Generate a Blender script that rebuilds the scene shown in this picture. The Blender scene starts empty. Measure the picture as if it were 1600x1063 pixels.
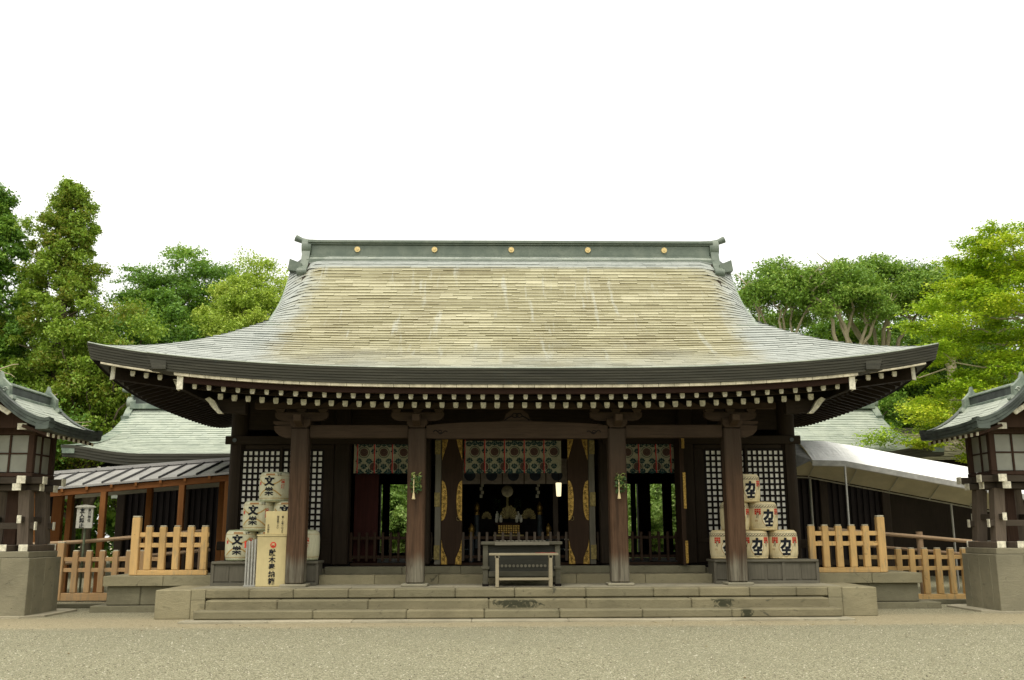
import bpy, bmesh, math, random
import numpy as np
from mathutils import Vector, Matrix, noise
rad = math.radians
S = bpy.context.scene
COL = S.collection
random.seed(7)
# ---------------------------------------------------------------- camera, sky, sun, exposure
cd = bpy.data.cameras.new('camera'); cam = bpy.data.objects.new('camera', cd); COL.objects.link(cam)
cam.location = (-0.527, 0, 1.5)
p, yw, rl = rad(11.468), rad(1.306), rad(-0.186)
f = Vector((math.sin(yw)*math.cos(p), math.cos(yw)*math.cos(p), math.sin(p)))
r = Vector((math.cos(yw), -math.sin(yw), 0)); u = r.cross(f)
r2 = r*math.cos(rl) + u*math.sin(rl); u2 = u*math.cos(rl) - r*math.sin(rl)
cam.rotation_euler = Matrix((r2, u2, -f)).transposed().to_euler()
cd.sensor_width = 36; cd.lens = 36*1493/1600; cd.clip_end = 600; cd.clip_start = .1
S.camera = cam
W = bpy.data.worlds.new('World'); S.world = W; W.use_nodes = True
nt = W.node_tree; nt.nodes.clear()
out = nt.nodes.new('ShaderNodeOutputWorld')
sky = nt.nodes.new('ShaderNodeTexSky'); sky.sky_type = 'NISHITA'; sky.sun_disc = False
sky.sun_elevation = rad(62); sky.sun_rotation = rad(200); sky.dust_density = 4
b1 = nt.nodes.new('ShaderNodeBackground'); b1.inputs[1].default_value = .05
nt.links.new(sky.outputs[0], b1.inputs[0])
b2 = nt.nodes.new('ShaderNodeBackground'); b2.inputs[1].default_value = 1.0   # bright overcast: zenith brighter than horizon
tc = nt.nodes.new('ShaderNodeTexCoord'); sx_ = nt.nodes.new('ShaderNodeSeparateXYZ'); nt.links.new(tc.outputs['Generated'], sx_.inputs[0])
rp_ = nt.nodes.new('ShaderNodeValToRGB'); nt.links.new(sx_.outputs[2], rp_.inputs[0])
rp_.color_ramp.elements[0].position = 0; rp_.color_ramp.elements[0].color = (1.03, 1.01, .97, 1)
rp_.color_ramp.elements[1].position = 1; rp_.color_ramp.elements[1].color = (2.0, 1.92, 1.58, 1)
nt.links.new(rp_.outputs[0], b2.inputs[0])
ad = nt.nodes.new('ShaderNodeAddShader'); nt.links.new(b1.outputs[0], ad.inputs[0]); nt.links.new(b2.outputs[0], ad.inputs[1])
nt.links.new(ad.outputs[0], out.inputs[0])
sd = bpy.data.lights.new('sun', 'SUN'); sd.energy = 1.3; sd.angle = rad(14); sd.color = (1, .96, .88)
sun = bpy.data.objects.new('sun', sd); COL.objects.link(sun); sun.rotation_euler = (rad(28), 0, rad(-20))
vs = S.view_settings; vs.view_transform = 'Standard'; vs.look = 'None'; vs.exposure = 0; vs.gamma = 1; vs.use_curve_mapping = False
S.cycles.max_bounces = 6; S.cycles.diffuse_bounces = 4; S.cycles.glossy_bounces = 2; S.cycles.transparent_max_bounces = 6
S.cycles.sample_clamp_indirect = 6

# ---------------------------------------------------------------- helpers
def tag(o, label=None, cat=None, group=None, kind=None):
    if label: o['label'] = label
    if cat: o['category'] = cat
    if group: o['group'] = group
    if kind: o['kind'] = kind
    return o
def empty(name, loc=(0,0,0), rz=0, parent=None, **k):
    o = bpy.data.objects.new(name, None); COL.objects.link(o); o.location = loc; o.rotation_euler = (0,0,rz); o.empty_display_size = .2
    if parent: o.parent = parent
    return tag(o, **k)
def link(name, me, parent=None, loc=None, **k):
    o = bpy.data.objects.new(name, me); COL.objects.link(o)
    if parent: o.parent = parent
    if loc is not None: o.location = loc
    return tag(o, **k)
def copy_tree(o, parent=None):
    c = o.copy(); COL.objects.link(c); c.parent = parent
    for ch in list(o.children): copy_tree(ch, c)
    return c
class MB:
    def __init__(s): s.v=[]; s.f=[]; s.m=[]; s.c=None; s.sm=False
    def add(s, vs, fs, m=0, col=None):
        n=len(s.v); s.v += [tuple(q) for q in vs]; s.f += [tuple(i+n for i in q) for q in fs]; s.m += [m]*len(fs)
        if s.c is not None: s.c += [col if col is not None else .5]*len(fs)
        return s
    def box(s, x0,x1,y0,y1,z0,z1, m=0, ch=0, top=None):
        if x0>x1: x0,x1=x1,x0
        if ch:
            ch=min(ch,(x1-x0)*.3,(y1-y0)*.3,(z1-z0)*.3); cx,cy,cz=(x0+x1)/2,(y0+y1)/2,(z0+z1)/2; a,b,c=(x1-x0)/2,(y1-y0)/2,(z1-z0)/2
            vs=[];idx={}
            for sx in(-1,1):
                for sy in(-1,1):
                    for sz in(-1,1):
                        for k in range(3):
                            q=[sx*(a-ch),sy*(b-ch),sz*(c-ch)]; q[k]+=(sx,sy,sz)[k]*ch
                            idx[sx,sy,sz,k]=len(vs); vs.append((cx+q[0],cy+q[1],cz+q[2]))
            fs=[]
            I=lambda s3,k: idx[s3[0],s3[1],s3[2],k]
            for k in range(3):
                o1,o2=[(1,2),(2,0),(0,1)][k]
                for sg in(-1,1):
                    q=[]
                    for (p1,p2) in((-1,-1),(1,-1),(1,1),(-1,1)):
                        s3=[0,0,0]; s3[k]=sg; s3[o1]=p1; s3[o2]=p2; q.append(I(s3,k))
                    fs.append(q if sg>0 else q[::-1])
                for p1 in(-1,1):
                    for p2 in(-1,1):
                        A=[0,0,0];A[k]=-1;A[o1]=p1;A[o2]=p2;B=list(A);B[k]=1
                        q=[I(A,o1),I(B,o1),I(B,o2),I(A,o2)]; fs.append(q if p1*p2<0 else q[::-1])
            for sx in(-1,1):
                for sy in(-1,1):
                    for sz in(-1,1):
                        q=[idx[sx,sy,sz,0],idx[sx,sy,sz,1],idx[sx,sy,sz,2]]; fs.append(q if sx*sy*sz>0 else q[::-1])
            return s.add(vs,fs,m)
        vs=[(x,y,z) for x in(x0,x1) for y in(y0,y1) for z in(z0,z1)]
        return s.add(vs,[(0,1,3,2),(4,6,7,5),(0,4,5,1),(2,3,7,6),(0,2,6,4),(1,5,7,3)],m)
    def beam(s, a, b, w, h, m=0, mend=None, ends=(1,1)):   # rectangular bar a->b, w horizontal, h vertical
        a=Vector(a); b=Vector(b); d=(b-a).normalized(); up=Vector((0,0,1))
        if abs(d.z)>.95: up=Vector((0,1,0))
        x=d.cross(up).normalized(); z=x.cross(d); vs=[]
        for q in(a,b):
            for sx,sz in((-1,-1),(1,-1),(1,1),(-1,1)): vs.append(q+x*sx*w/2+z*sz*h/2)
        s.add(vs,[(0,4,5,1),(1,5,6,2),(2,6,7,3),(3,7,4,0)],m)
        s.add(vs,[(0,1,2,3),(7,6,5,4)],m if mend is None else mend)
        return s
    def prism(s, poly, y0, y1, m=0, axis='y'):             # poly in (x,z), extruded in y; or axis x: poly in (y,z)
        n=len(poly); A=sum(poly[i][0]*poly[(i+1)%n][1]-poly[(i+1)%n][0]*poly[i][1] for i in range(n))
        if A<0: poly=poly[::-1]
        if axis=='y': vs=[(x,y0,z) for x,z in poly]+[(x,y1,z) for x,z in poly]
        elif axis=='x': vs=[(y1,x,z) for x,z in poly]+[(y0,x,z) for x,z in poly]; 
        else: vs=[(x,z,y1) for x,z in poly]+[(x,z,y0) for x,z in poly]
        if axis=='x': vs=[(y1,x,z) for x,z in poly]+[(y0,x,z) for x,z in poly]
        fs=[tuple(range(n)),tuple(range(2*n-1,n-1,-1))]+[(i,i+n,(i+1)%n+n,(i+1)%n) for i in range(n)]
        return s.add(vs,fs,m)
    def tube(s, pts, rs, n=8, m=0, cap=True):
        pts=[Vector(q) for q in pts]; rs=rs if hasattr(rs,'__len__') else [rs]*len(pts); vs=[]; fs=[]
        ref=Vector((0,0,1)) if abs((pts[-1]-pts[0]).normalized().z)<.9 else Vector((0,1,0))
        for i,q in enumerate(pts):
            d=(pts[min(i+1,len(pts)-1)]-pts[max(i-1,0)]).normalized(); x=d.cross(ref).normalized(); y=x.cross(d)
            for k in range(n):
                t=2*math.pi*k/n; vs.append(q+(x*math.cos(t)+y*math.sin(t))*rs[i])
        for i in range(len(pts)-1):
            for k in range(n): fs.append((i*n+k,i*n+(k+1)%n,(i+1)*n+(k+1)%n,(i+1)*n+k))
        if cap: fs.append(tuple(range(n-1,-1,-1))); fs.append(tuple(range((len(pts)-1)*n,len(pts)*n)))
        return s.add(vs,fs,m)
    def lathe(s, prof, cx=0, cy=0, n=20, m=0, a0=0):
        vs=[]; fs=[]
        for r_,z in prof:
            for k in range(n):
                t=a0+2*math.pi*k/n; vs.append((cx+r_*math.cos(t),cy+r_*math.sin(t),z))
        for i in range(len(prof)-1):
            for k in range(n): fs.append((i*n+k,i*n+(k+1)%n,(i+1)*n+(k+1)%n,(i+1)*n+k))
        fs.append(tuple(range(n-1,-1,-1))); fs.append(tuple(range((len(prof)-1)*n,len(prof)*n)))
        return s.add(vs,fs,m)
    def mesh(s, name, mats):
        me=bpy.data.meshes.new(name); me.from_pydata(s.v,[],s.f)
        for q in (mats if isinstance(mats,(list,tuple)) else [mats]): me.materials.append(q)
        me.polygons.foreach_set('material_index', s.m)
        if s.sm: me.polygons.foreach_set('use_smooth',[True]*len(s.f))
        if s.c is not None:
            at=me.attributes.new('tint','FLOAT','FACE'); at.data.foreach_set('value', s.c)
        me.update(); return me
    def build(s, name, mats, parent=None, loc=None, **k): return link(name, s.mesh(name,mats), parent, loc, **k)
def smooth_by(o, ang=35):
    me=o.data; me.polygons.foreach_set('use_smooth',[True]*len(me.polygons))
    me.set_sharp_from_angle(angle=rad(ang)); return o
def sstep(x,a,b):
    t=min(1,max(0,(x-a)/(b-a))); return t*t*(3-2*t)

# ---------------------------------------------------------------- materials
class NT:
    def __init__(s,name):
        s.mat=bpy.data.materials.new(name); s.mat.use_nodes=True; s.t=s.mat.node_tree; s.t.nodes.clear()
        s.o=s.n('ShaderNodeOutputMaterial'); s.b=s.n('ShaderNodeBsdfPrincipled'); s.t.links.new(s.b.outputs[0],s.o.inputs[0])
    def n(s,ty,**k):
        q=s.t.nodes.new(ty)
        for a,b in k.items(): setattr(q,a,b)
        return q
    def L(s,a,b): s.t.links.new(a,b)
    def pos(s,scale=(1,1,1),obj=False):
        if obj: g=s.n('ShaderNodeTexCoord').outputs['Object']
        else: g=s.n('ShaderNodeNewGeometry').outputs['Position']
        m=s.n('ShaderNodeMapping'); m.inputs['Scale'].default_value=scale; s.L(g,m.inputs[0]); return m.outputs[0]
    def noise(s,vec,scale,detail=4,rough=.6,dist=0):
        q=s.n('ShaderNodeTexNoise'); q.inputs['Scale'].default_value=scale; q.inputs['Detail'].default_value=detail; q.inputs['Roughness'].default_value=rough; q.inputs['Distortion'].default_value=dist
        s.L(vec,q.inputs['Vector']); return q.outputs['Fac']
    def ramp(s,fac,stops):
        q=s.n('ShaderNodeValToRGB'); e=q.color_ramp.elements
        while len(e)<len(stops): e.new(.5)
        for i,(a,c) in enumerate(stops): e[i].position=a; e[i].color=(*c,1) if len(c)==3 else c
        s.L(fac,q.inputs[0]); return q.outputs[0]
    def mix(s,fac,a,b,mode='MIX'):
        q=s.n('ShaderNodeMix',data_type='RGBA',blend_type=mode)
        for i,v in((0,fac),(6,a),(7,b)):
            if hasattr(v,'is_output'): s.L(v,q.inputs[i])
            else: q.inputs[i].default_value = v if i==0 else ((*v,1) if len(v)==3 else v)
        return q.outputs[2]
    def math(s,op,a,b=None,clamp=False):
        q=s.n('ShaderNodeMath',operation=op,use_clamp=clamp)
        for i,v in enumerate((a,b)):
            if v is None: continue
            if hasattr(v,'is_output'): s.L(v,q.inputs[i])
            else: q.inputs[i].default_value=v
        return q.outputs[0]
    def mr(s,v,a,b,c=0,d=1):
        q=s.n('ShaderNodeMapRange'); q.interpolation_type='SMOOTHSTEP'; s.L(v,q.inputs[0])
        for i,x in enumerate((a,b,c,d)): q.inputs[i+1].default_value=x
        return q.outputs[0]
    def xyz(s):
        q=s.n('ShaderNodeSeparateXYZ'); s.L(s.n('ShaderNodeNewGeometry').outputs['Position'],q.inputs[0]); return q.outputs
    def rnd(s): return s.n('ShaderNodeObjectInfo').outputs['Random']
    def attr(s,name): 
        q=s.n('ShaderNodeAttribute'); q.attribute_name=name; return q.outputs['Fac']
    def bump(s,h,strength=.3,dist=.01):
        q=s.n('ShaderNodeBump'); q.inputs['Strength'].default_value=strength; q.inputs['Distance'].default_value=dist; s.L(h,q.inputs['Height']); s.L(q.outputs[0],s.b.inputs['Normal'])
    def fin(s,col,rough=.7,spec=.3,metal=0):
        if hasattr(col,'is_output'): s.L(col,s.b.inputs['Base Color'])
        else: s.b.inputs['Base Color'].default_value=(*col,1)
        if hasattr(rough,'is_output'): s.L(rough,s.b.inputs['Roughness'])
        else: s.b.inputs['Roughness'].default_value=rough
        s.b.inputs['Specular IOR Level'].default_value=spec; s.b.inputs['Metallic'].default_value=metal
        return s.mat
def sc(c,k): return tuple(x*k for x in c)
def wood(name, base, axis='x', var=.5, rough=.75, weather=None, spec=.12):
    m=NT(name); st={'x':(2,30,30),'y':(30,2,30),'z':(30,30,1.6)}[axis]
    g=m.noise(m.pos(st),1.0,5,.65,.3); big=m.noise(m.pos(),1.7,3,.6)
    c=m.ramp(g,[(.25,sc(base,1-var)),(.5,base),(.8,sc(base,1+var*.7))])
    c=m.mix(m.mr(big,.35,.7,0,.45),c,sc(base,.55))
    c=m.mix(m.math('MULTIPLY',m.rnd(),.35),c,sc(base,1.5))
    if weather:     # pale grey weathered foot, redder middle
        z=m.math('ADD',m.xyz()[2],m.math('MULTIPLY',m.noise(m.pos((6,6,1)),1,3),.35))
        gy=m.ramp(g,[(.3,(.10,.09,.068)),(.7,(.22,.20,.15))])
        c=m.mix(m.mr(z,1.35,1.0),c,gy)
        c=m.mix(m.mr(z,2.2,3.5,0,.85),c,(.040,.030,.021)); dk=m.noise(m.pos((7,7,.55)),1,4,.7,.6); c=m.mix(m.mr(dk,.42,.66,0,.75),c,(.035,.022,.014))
    if 'cypress' in name:
        zz=m.xyz()[2]; kn=m.noise(m.pos((5,5,3)),2.2,3,.6,.8); c=m.mix(m.mr(kn,.66,.72,0,.6),c,sc(base,.35)); w2=m.noise(m.pos((9,9,1.5)),1.5,4,.7)
        c=m.mix(m.mr(w2,.5,.72,0,.55),c,(.26,.22,.15))
    m.bump(g,.35,.006); return m.fin(c,rough,spec)
def stone(name, base, k=1.0, spots=()):
    m=NT(name); n1=m.noise(m.pos(),1.3,5,.6); n2=m.noise(m.pos(),60,3,.7); n3=m.noise(m.pos((1,1,2.5)),4,4,.7,.5)
    c=m.mix(m.mr(n1,.35,.68),sc(base,.78),sc(base,1.12))
    c=m.mix(m.math('MULTIPLY',m.rnd(),.5),c,(base[0]*.72,base[1]*.76,base[2]*.8))
    c=m.mix(m.mr(n3,.56,.76,0,.65),c,(base[0]*.38,base[1]*.42,base[2]*.42))
    c=m.mix(m.mr(n2,.3,.7,0,.35),c,sc(base,.6))
    # drips and rot-black patches near the top edges of old blocks
    n4=m.noise(m.pos((2.3,2.3,3)),1.1,5,.75,1.2); c=m.mix(m.mr(n4,.62,.70,0,.7*k),c,(.045,.045,.035))
    if spots:
        X=m.xyz(); ns=m.noise(m.pos((6,6,9)),1.3,5,.75,1.0)
        for (cx,w,za,zb) in spots:
            d=m.math('DIVIDE',m.math('ABSOLUTE',m.math('SUBTRACT',X[0],cx)),w); v=m.math('SUBTRACT',ns,m.math('MULTIPLY',d,.30)); c=m.mix(m.math('MULTIPLY',m.mr(v,.30,.42,0,.85),m.math('MULTIPLY',m.mr(X[2],za-.02,za+.03),m.mr(X[2],zb,zb-.04))),c,(.022,.026,.015))
    m.bump(m.math('ADD',m.math('MULTIPLY',n2,.8),m.math('MULTIPLY',n3,1.5)),.6,.015); return m.fin(c,.9,.2)
def plain(name,c,rough=.7,spec=.3,metal=0,amt=.25,scale=12):
    m=NT(name); n=m.noise(m.pos(),scale,4,.65); cc=m.mix(m.mr(n,.35,.7),sc(c,1-amt),sc(c,1+amt*.5)); m.bump(n,.1,.004); return m.fin(cc,rough,spec,metal)
def copper(name, light, dark, streak=.5, rough=.5, spec=.5):
    m=NT(name); n=m.noise(m.pos((1,1,1)),3,5,.65,.4); s2=m.noise(m.pos((9,9,1.2)),2,4,.7)
    t=m.attr('tint'); c=m.mix(m.mr(n,.35,.68),dark,light); c=m.mix(m.math('MULTIPLY',t,.5),c,sc(light,1.15)); c=m.mix(m.mr(s2,.55,.75,0,streak),c,sc(dark,.6))
    m.bump(n,.12,.01); return m.fin(c,rough,spec)
M={}
M['wood_x']=wood('aged dark wood x',(.024,.017,.011),'x'); M['wood_y']=wood('aged dark wood y',(.016,.012,.008),'y'); M['wood_z']=wood('aged dark wood z',(.024,.017,.011),'z')
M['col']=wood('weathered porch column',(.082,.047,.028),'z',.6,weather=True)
M['beam']=wood('porch beam wood',(.050,.033,.021),'x',.45)
M['redb']=wood('red brown eave board',(.022,.010,.006),'x')
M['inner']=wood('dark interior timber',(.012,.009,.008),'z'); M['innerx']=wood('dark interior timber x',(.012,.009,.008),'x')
M['redpanel']=wood('dark red lacquered panel',(.03,.008,.006),'z')
M['doorw']=wood('door wood',(.034,.020,.012),'z',.35)
M['greyw']=wood('grey weathered wood',(.12,.11,.085),'z',.35); M['greywx']=wood('grey weathered wood x',(.14,.13,.10),'x',.35)
M['bench']=wood('bench wood',(.27,.235,.16),'x',.3); M['bluegrey']=wood('blue grey old wood',(.085,.080,.058),'x',.45)
M['orange']=wood('new cypress orange',(.60,.39,.165),'z',.24,.6); M['orangex']=wood('new cypress orange x',(.60,.39,.165),'x',.24,.6)
M['tan']=wood('ageing cypress tan',(.44,.28,.14),'z',.25,.65); M['tanx']=wood('ageing cypress tan x',(.44,.28,.14),'x',.25,.65)
M['timber']=wood('covered way timber',(.25,.105,.035),'z',.35); M['timberx']=wood('covered way timber x',(.19,.075,.025),'x',.35)
M['pine']=wood('pale box wood',(.56,.47,.25),'z',.08,.6)
M['lantw']=wood('lantern brown timber',(.055,.032,.022),'z',.4); M['lantg']=wood('lantern grey timber',(.115,.09,.068),'z',.45); M['lantx']=wood('lantern dark beam',(.06,.048,.036),'x',.45)
M['chestdk']=wood('chest panel wood',(.040,.040,.033),'x',.4); M['bamboo']=wood('old bamboo pole',(.30,.21,.13),'x',.3)
M['stone']=stone('old olive stone',(.30,.265,.165)); M['stone2']=stone('pedestal stone',(.19,.175,.115),.8); M['pave']=stone('pavement stone',(.33,.30,.215),.0)
M['stone3']=stone('lantern pedestal stone',(.26,.235,.16),.9)
M['stepst']=stone('step stone with black mossy stains',(.235,.207,.128),1.0,spots=((-.05,.65,.19,.36),(4.02,.20,.03,.20),(3.7,.35,.19,.36)))
M['slab']=stone('ground slab stone',(.40,.36,.26),.3)
M['white']=plain('white painted rafter end',(.72,.68,.54),.8,.2,amt=.3,scale=14)
M['strip']=plain('cream eave strip',(.55,.50,.37),.8,.2,amt=.3,scale=6)
M['gold']=plain('gilt metal',(.40,.25,.06),.45,.5,.8,amt=.55,scale=30)
M['brassold']=plain('dull brass plate',(.22,.17,.06),.45,.5,.6,amt=.4,scale=20)
M['paper']=plain('lattice paper',(.90,.88,.80),.9,.1,amt=.08,scale=3)
M['lpane']=plain('lantern frosted pane',(.30,.30,.25),.35,.5,amt=.12,scale=2)
def mk_tent():
    m=NT('white tent canvas'); n=m.noise(m.pos((1.2,3,3)),1.6,5,.65,1.2); n2=m.noise(m.pos((2.5,.4,.4)),2.2,3,.6,.5)
    m.bump(m.math('ADD',n,n2),.7,.05); return m.fin(m.mix(m.mr(n,.35,.7),(.86,.87,.87),(.95,.95,.95)),.7,.3)
M['tent']=mk_tent()
M['tentu']=plain('tent canvas underside',(.55,.50,.38),.9,.1,amt=.12,scale=2)
M['tentv']=plain('grey tent valance',(.42,.42,.40),.8,.2,amt=.2,scale=6)
M['pole']=plain('grey steel pole',(.45,.44,.41),.4,.5,.6,amt=.15)
M['leafdk']=plain('sakaki leaf',(.05,.11,.025),.5,.4,amt=.4,scale=60); M['leaflt']=plain('pale sprig leaf',(.25,.30,.08),.6,.3,amt=.3,scale=60)
M['straw']=plain('straw tassel',(.75,.62,.35),.8,.2,amt=.2,scale=60)
M['ink']=plain('black ink',(.012,.014,.02),.7,.2,amt=.1); M['red']=plain('red ink',(.60,.06,.035),.7,.2,amt=.15); M['redcord']=plain('red silk cord',(.55,.05,.045),.6,.3,amt=.3,scale=40)
M['redold']=plain('faded red cloth',(.30,.06,.045),.8,.2,amt=.3,scale=40); M['ochre']=plain('ochre print',(.46,.30,.10),.8,.2,amt=.15); M['brownlab']=plain('brown label print',(.40,.22,.09),.8,.2,amt=.25,scale=60)
M['cloth']=plain('curtain silk',(.37,.35,.24),.8,.2,amt=.12,scale=40); M['teal']=plain('teal leaf print',(.025,.06,.058),.8,.2,amt=.3,scale=60); M['medal']=plain('medallion print',(.12,.07,.055),.8,.2,amt=.4,scale=90)
M['cloth2']=plain('inner curtain',(.24,.20,.17),.8,.2,amt=.2); M['navy']=plain('navy print',(.03,.035,.05),.8,.2)
def mk_straw(name,c):
    m=NT(name); P_=m.pos((1,1,1),obj=True); w=m.noise(m.pos((55,55,5),obj=True),1.0,4,.7); w2=m.noise(m.pos((3,3,70),obj=True),1.0,3,.6); big=m.noise(P_,5,4,.6)
    cc=m.mix(m.mr(w,.35,.65,0,.5),c,sc(c,.66)); cc=m.mix(m.mr(big,.45,.72,0,.5),cc,(c[0]*.72,c[1]*.66,c[2]*.52)); m.bump(m.math('ADD',w,m.math('MULTIPLY',w2,.6)),.55,.01); return m.fin(cc,.9,.1)
M['barrel_l']=mk_straw('barrel straw mat pale',(.66,.64,.46))
M['barrel_r']=mk_straw('barrel straw mat warm',(.76,.66,.42))
M['shield']=plain('barrel white print',(.80,.74,.56),.85,.1,amt=.06); M['greenmat']=plain('barrel greenish foot',(.36,.38,.24),.9,.1,amt=.2,scale=30)
M['metalroof']=plain('grey standing seam metal',(.37,.36,.35),.4,.5,.2,amt=.15,scale=2); M['seam']=plain('dark seam',(.06,.06,.065),.5,.4)
M['blueg']=plain('blue grey painted post',(.07,.085,.09),.5,.4,amt=.3)
M['signw']=plain('sign board face',(.50,.49,.43),.8,.2,amt=.12,scale=8); M['greenpole']=plain('green painted pole',(.13,.16,.10),.6,.3)
M['farwall']=plain('pale distant wall',(.55,.58,.60),.8,.2)
M['ridgec']=copper('ridge copper patina',(.15,.18,.14),(.10,.13,.10),.3); M['disc']=plain('pale gilt disc',(.70,.54,.24),.45,.5,.25,amt=.15,scale=30)
M['mirror']=plain('bronze mirror',(.12,.10,.06),.2,.6,1)
M['copper']=copper('green copper patina',(.27,.32,.25),(.12,.16,.13)); M['copperdk']=copper('dark patina copper',(.075,.095,.08),(.03,.038,.033),.5,.5)
M['copperlt']=copper('pale copper roof',(.42,.46,.385),(.28,.32,.27),.3,.45,.6)
M['fascia']=None
def mk_fascia():
    m=NT('layered eave edge'); n=m.noise(m.pos((.5,.5,14)),2,5,.7); n2=m.noise(m.pos((1.5,1.5,1)),1.6,4,.7)
    c=m.ramp(n,[(.3,(.030,.030,.023)),(.6,(.062,.060,.045)),(.8,(.11,.11,.085))]); c=m.mix(m.mr(n2,.6,.72,0,.5),c,(.035,.055,.06)); m.bump(n,.3,.01)
    return m.fin(c,.7,.3)
M['fascia']=mk_fascia()
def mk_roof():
    m=NT('yellow and grey copper sheets'); t=m.attr('tint'); X=m.xyz()
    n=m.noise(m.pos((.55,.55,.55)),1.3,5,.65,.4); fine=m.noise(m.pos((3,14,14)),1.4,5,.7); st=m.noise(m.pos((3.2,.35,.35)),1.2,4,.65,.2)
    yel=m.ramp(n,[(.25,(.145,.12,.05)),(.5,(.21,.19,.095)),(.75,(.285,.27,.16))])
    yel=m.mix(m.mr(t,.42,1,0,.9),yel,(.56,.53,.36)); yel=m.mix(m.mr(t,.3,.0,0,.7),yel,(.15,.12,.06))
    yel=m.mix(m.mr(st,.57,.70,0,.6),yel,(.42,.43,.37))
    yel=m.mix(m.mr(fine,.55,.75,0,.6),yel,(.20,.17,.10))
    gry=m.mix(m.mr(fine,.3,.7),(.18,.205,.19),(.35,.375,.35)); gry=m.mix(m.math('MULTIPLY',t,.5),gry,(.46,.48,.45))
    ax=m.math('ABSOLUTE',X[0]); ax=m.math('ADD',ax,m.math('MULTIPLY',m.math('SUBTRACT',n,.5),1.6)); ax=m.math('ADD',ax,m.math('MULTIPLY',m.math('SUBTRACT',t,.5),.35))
    k=m.mr(ax,5.45,4.65)  # yellow centre turning grey with distance from the centre line
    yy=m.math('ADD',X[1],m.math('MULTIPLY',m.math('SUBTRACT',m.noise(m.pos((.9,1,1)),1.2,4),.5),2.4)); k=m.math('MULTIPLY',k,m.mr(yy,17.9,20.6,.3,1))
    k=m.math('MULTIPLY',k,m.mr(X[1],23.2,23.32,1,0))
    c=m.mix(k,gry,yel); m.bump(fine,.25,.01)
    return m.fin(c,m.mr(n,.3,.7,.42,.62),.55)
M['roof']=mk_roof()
def mk_ground():
    m=NT('fine gravel'); X=m.xyz()
    v=m.n('ShaderNodeTexVoronoi'); v.inputs['Scale'].default_value=80; m.L(m.pos(),v.inputs['Vector'])
    sep=m.n('ShaderNodeSeparateColor'); m.L(v.outputs['Color'],sep.inputs[0])
    big=m.noise(m.pos(),.45,5,.6); mid=m.noise(m.pos(),7,4,.7)
    c=m.ramp(sep.outputs[0],[(.0,(.08,.075,.048)),(.25,(.205,.192,.122)),(.6,(.305,.29,.19)),(1,(.56,.54,.40))])
    c=m.mix(m.mr(big,.35,.7,0,.35),c,(.25,.245,.17)); c=m.mix(m.mr(mid,.5,.75,0,.25),c,(.19,.17,.115))
    # trodden sandy band at the foot of the steps
    yy=m.math('ADD',X[1],m.math('MULTIPLY',m.math('SUBTRACT',m.noise(m.pos((1,2,1)),1.4,5,.7),.5),1.0))
    band=m.math('MULTIPLY',m.mr(yy,16.0,16.7),m.mr(yy,19.0,18.0,.3,1))
    sand=m.mix(m.mr(mid,.3,.7),(.25,.20,.12),(.32,.26,.16)); fine=m.mix(.35,sand,c)
    c=m.mix(m.math('MULTIPLY',band,.85),c,fine)
    m.bump(m.math('MULTIPLY',v.outputs['Distance'],m.math('SUBTRACT',1.15,band)),.7,.03); return m.fin(c,.95,.15)
M['ground']=mk_ground()
def leafmat(name,a,b,c_):
    m=NT(name); t=m.attr('tint'); col=m.ramp(t,[(0,a),(.55,b),(1,c_)])
    m.fin(col,.5,.35)
    tr=m.n('ShaderNodeBsdfTranslucent'); m.L(m.mix(.5,col,(.25,.35,.03),'MIX'),tr.inputs[0]); mx=m.n('ShaderNodeMixShader'); mx.inputs[0].default_value=.28
    m.L(m.b.outputs[0],mx.inputs[1]); m.L(tr.outputs[0],mx.inputs[2]); m.L(mx.outputs[0],m.o.inputs[0]); return m.mat
M['l_conifer']=leafmat('conifer foliage',(.24,.19,.02),(.19,.33,.03),(.38,.50,.06))
M['l_dark']=leafmat('dark evergreen foliage',(.06,.14,.02),(.15,.31,.035),(.34,.50,.07))
M['l_light']=leafmat('light camphor foliage',(.19,.30,.03),(.39,.52,.06),(.62,.68,.14))
M['l_maple']=leafmat('fresh maple foliage',(.17,.33,.015),(.42,.58,.025),(.70,.72,.05))
M['l_shrub']=leafmat('bright garden shrub foliage',(.14,.26,.05),(.33,.50,.12),(.60,.75,.28))
M['l_oak']=leafmat('tall oak foliage',(.085,.18,.022),(.19,.34,.04),(.38,.50,.09))
M['bark']=wood('grey brown bark',(.11,.09,.06),'z',.5,.9); M['barkpale']=wood('pale bark',(.42,.36,.24),'z',.4,.9)

# ---------------------------------------------------------------- writing
def glyphs(text, size, bold=.0, extr=.002):
    cu=bpy.data.curves.new('lettering','FONT'); cu.body=text; cu.size=size; cu.align_x='CENTER'; cu.align_y='CENTER'; cu.offset=bold; cu.extrude=extr; cu.resolution_u=2
    o=bpy.data.objects.new('lettering',cu); COL.objects.link(o); dg=bpy.context.evaluated_depsgraph_get(); dg.update()
    me=bpy.data.meshes.new_from_object(o.evaluated_get(dg)); bpy.data.objects.remove(o); bpy.data.curves.remove(cu)
    # centre on its own outline
    if len(me.vertices):
        xs=[v.co.x for v in me.vertices]; ys=[v.co.y for v in me.vertices]; cx=(max(xs)+min(xs))/2; cy=(max(ys)+min(ys))/2
        for v in me.vertices: v.co.x-=cx; v.co.y-=cy
    return me
def flat_text(name, text, size, x, y, z, mat, parent, bold=0, sx=1, rz=0):
    me=glyphs(text,size,bold); me.materials.clear(); me.materials.append(mat)
    me.transform(Matrix.Rotation(rad(90),4,'X')@Matrix.Diagonal((sx,1,1,1))); me.transform(Matrix.Translation((x,y,z)))
    return link(name,me,parent)

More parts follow.
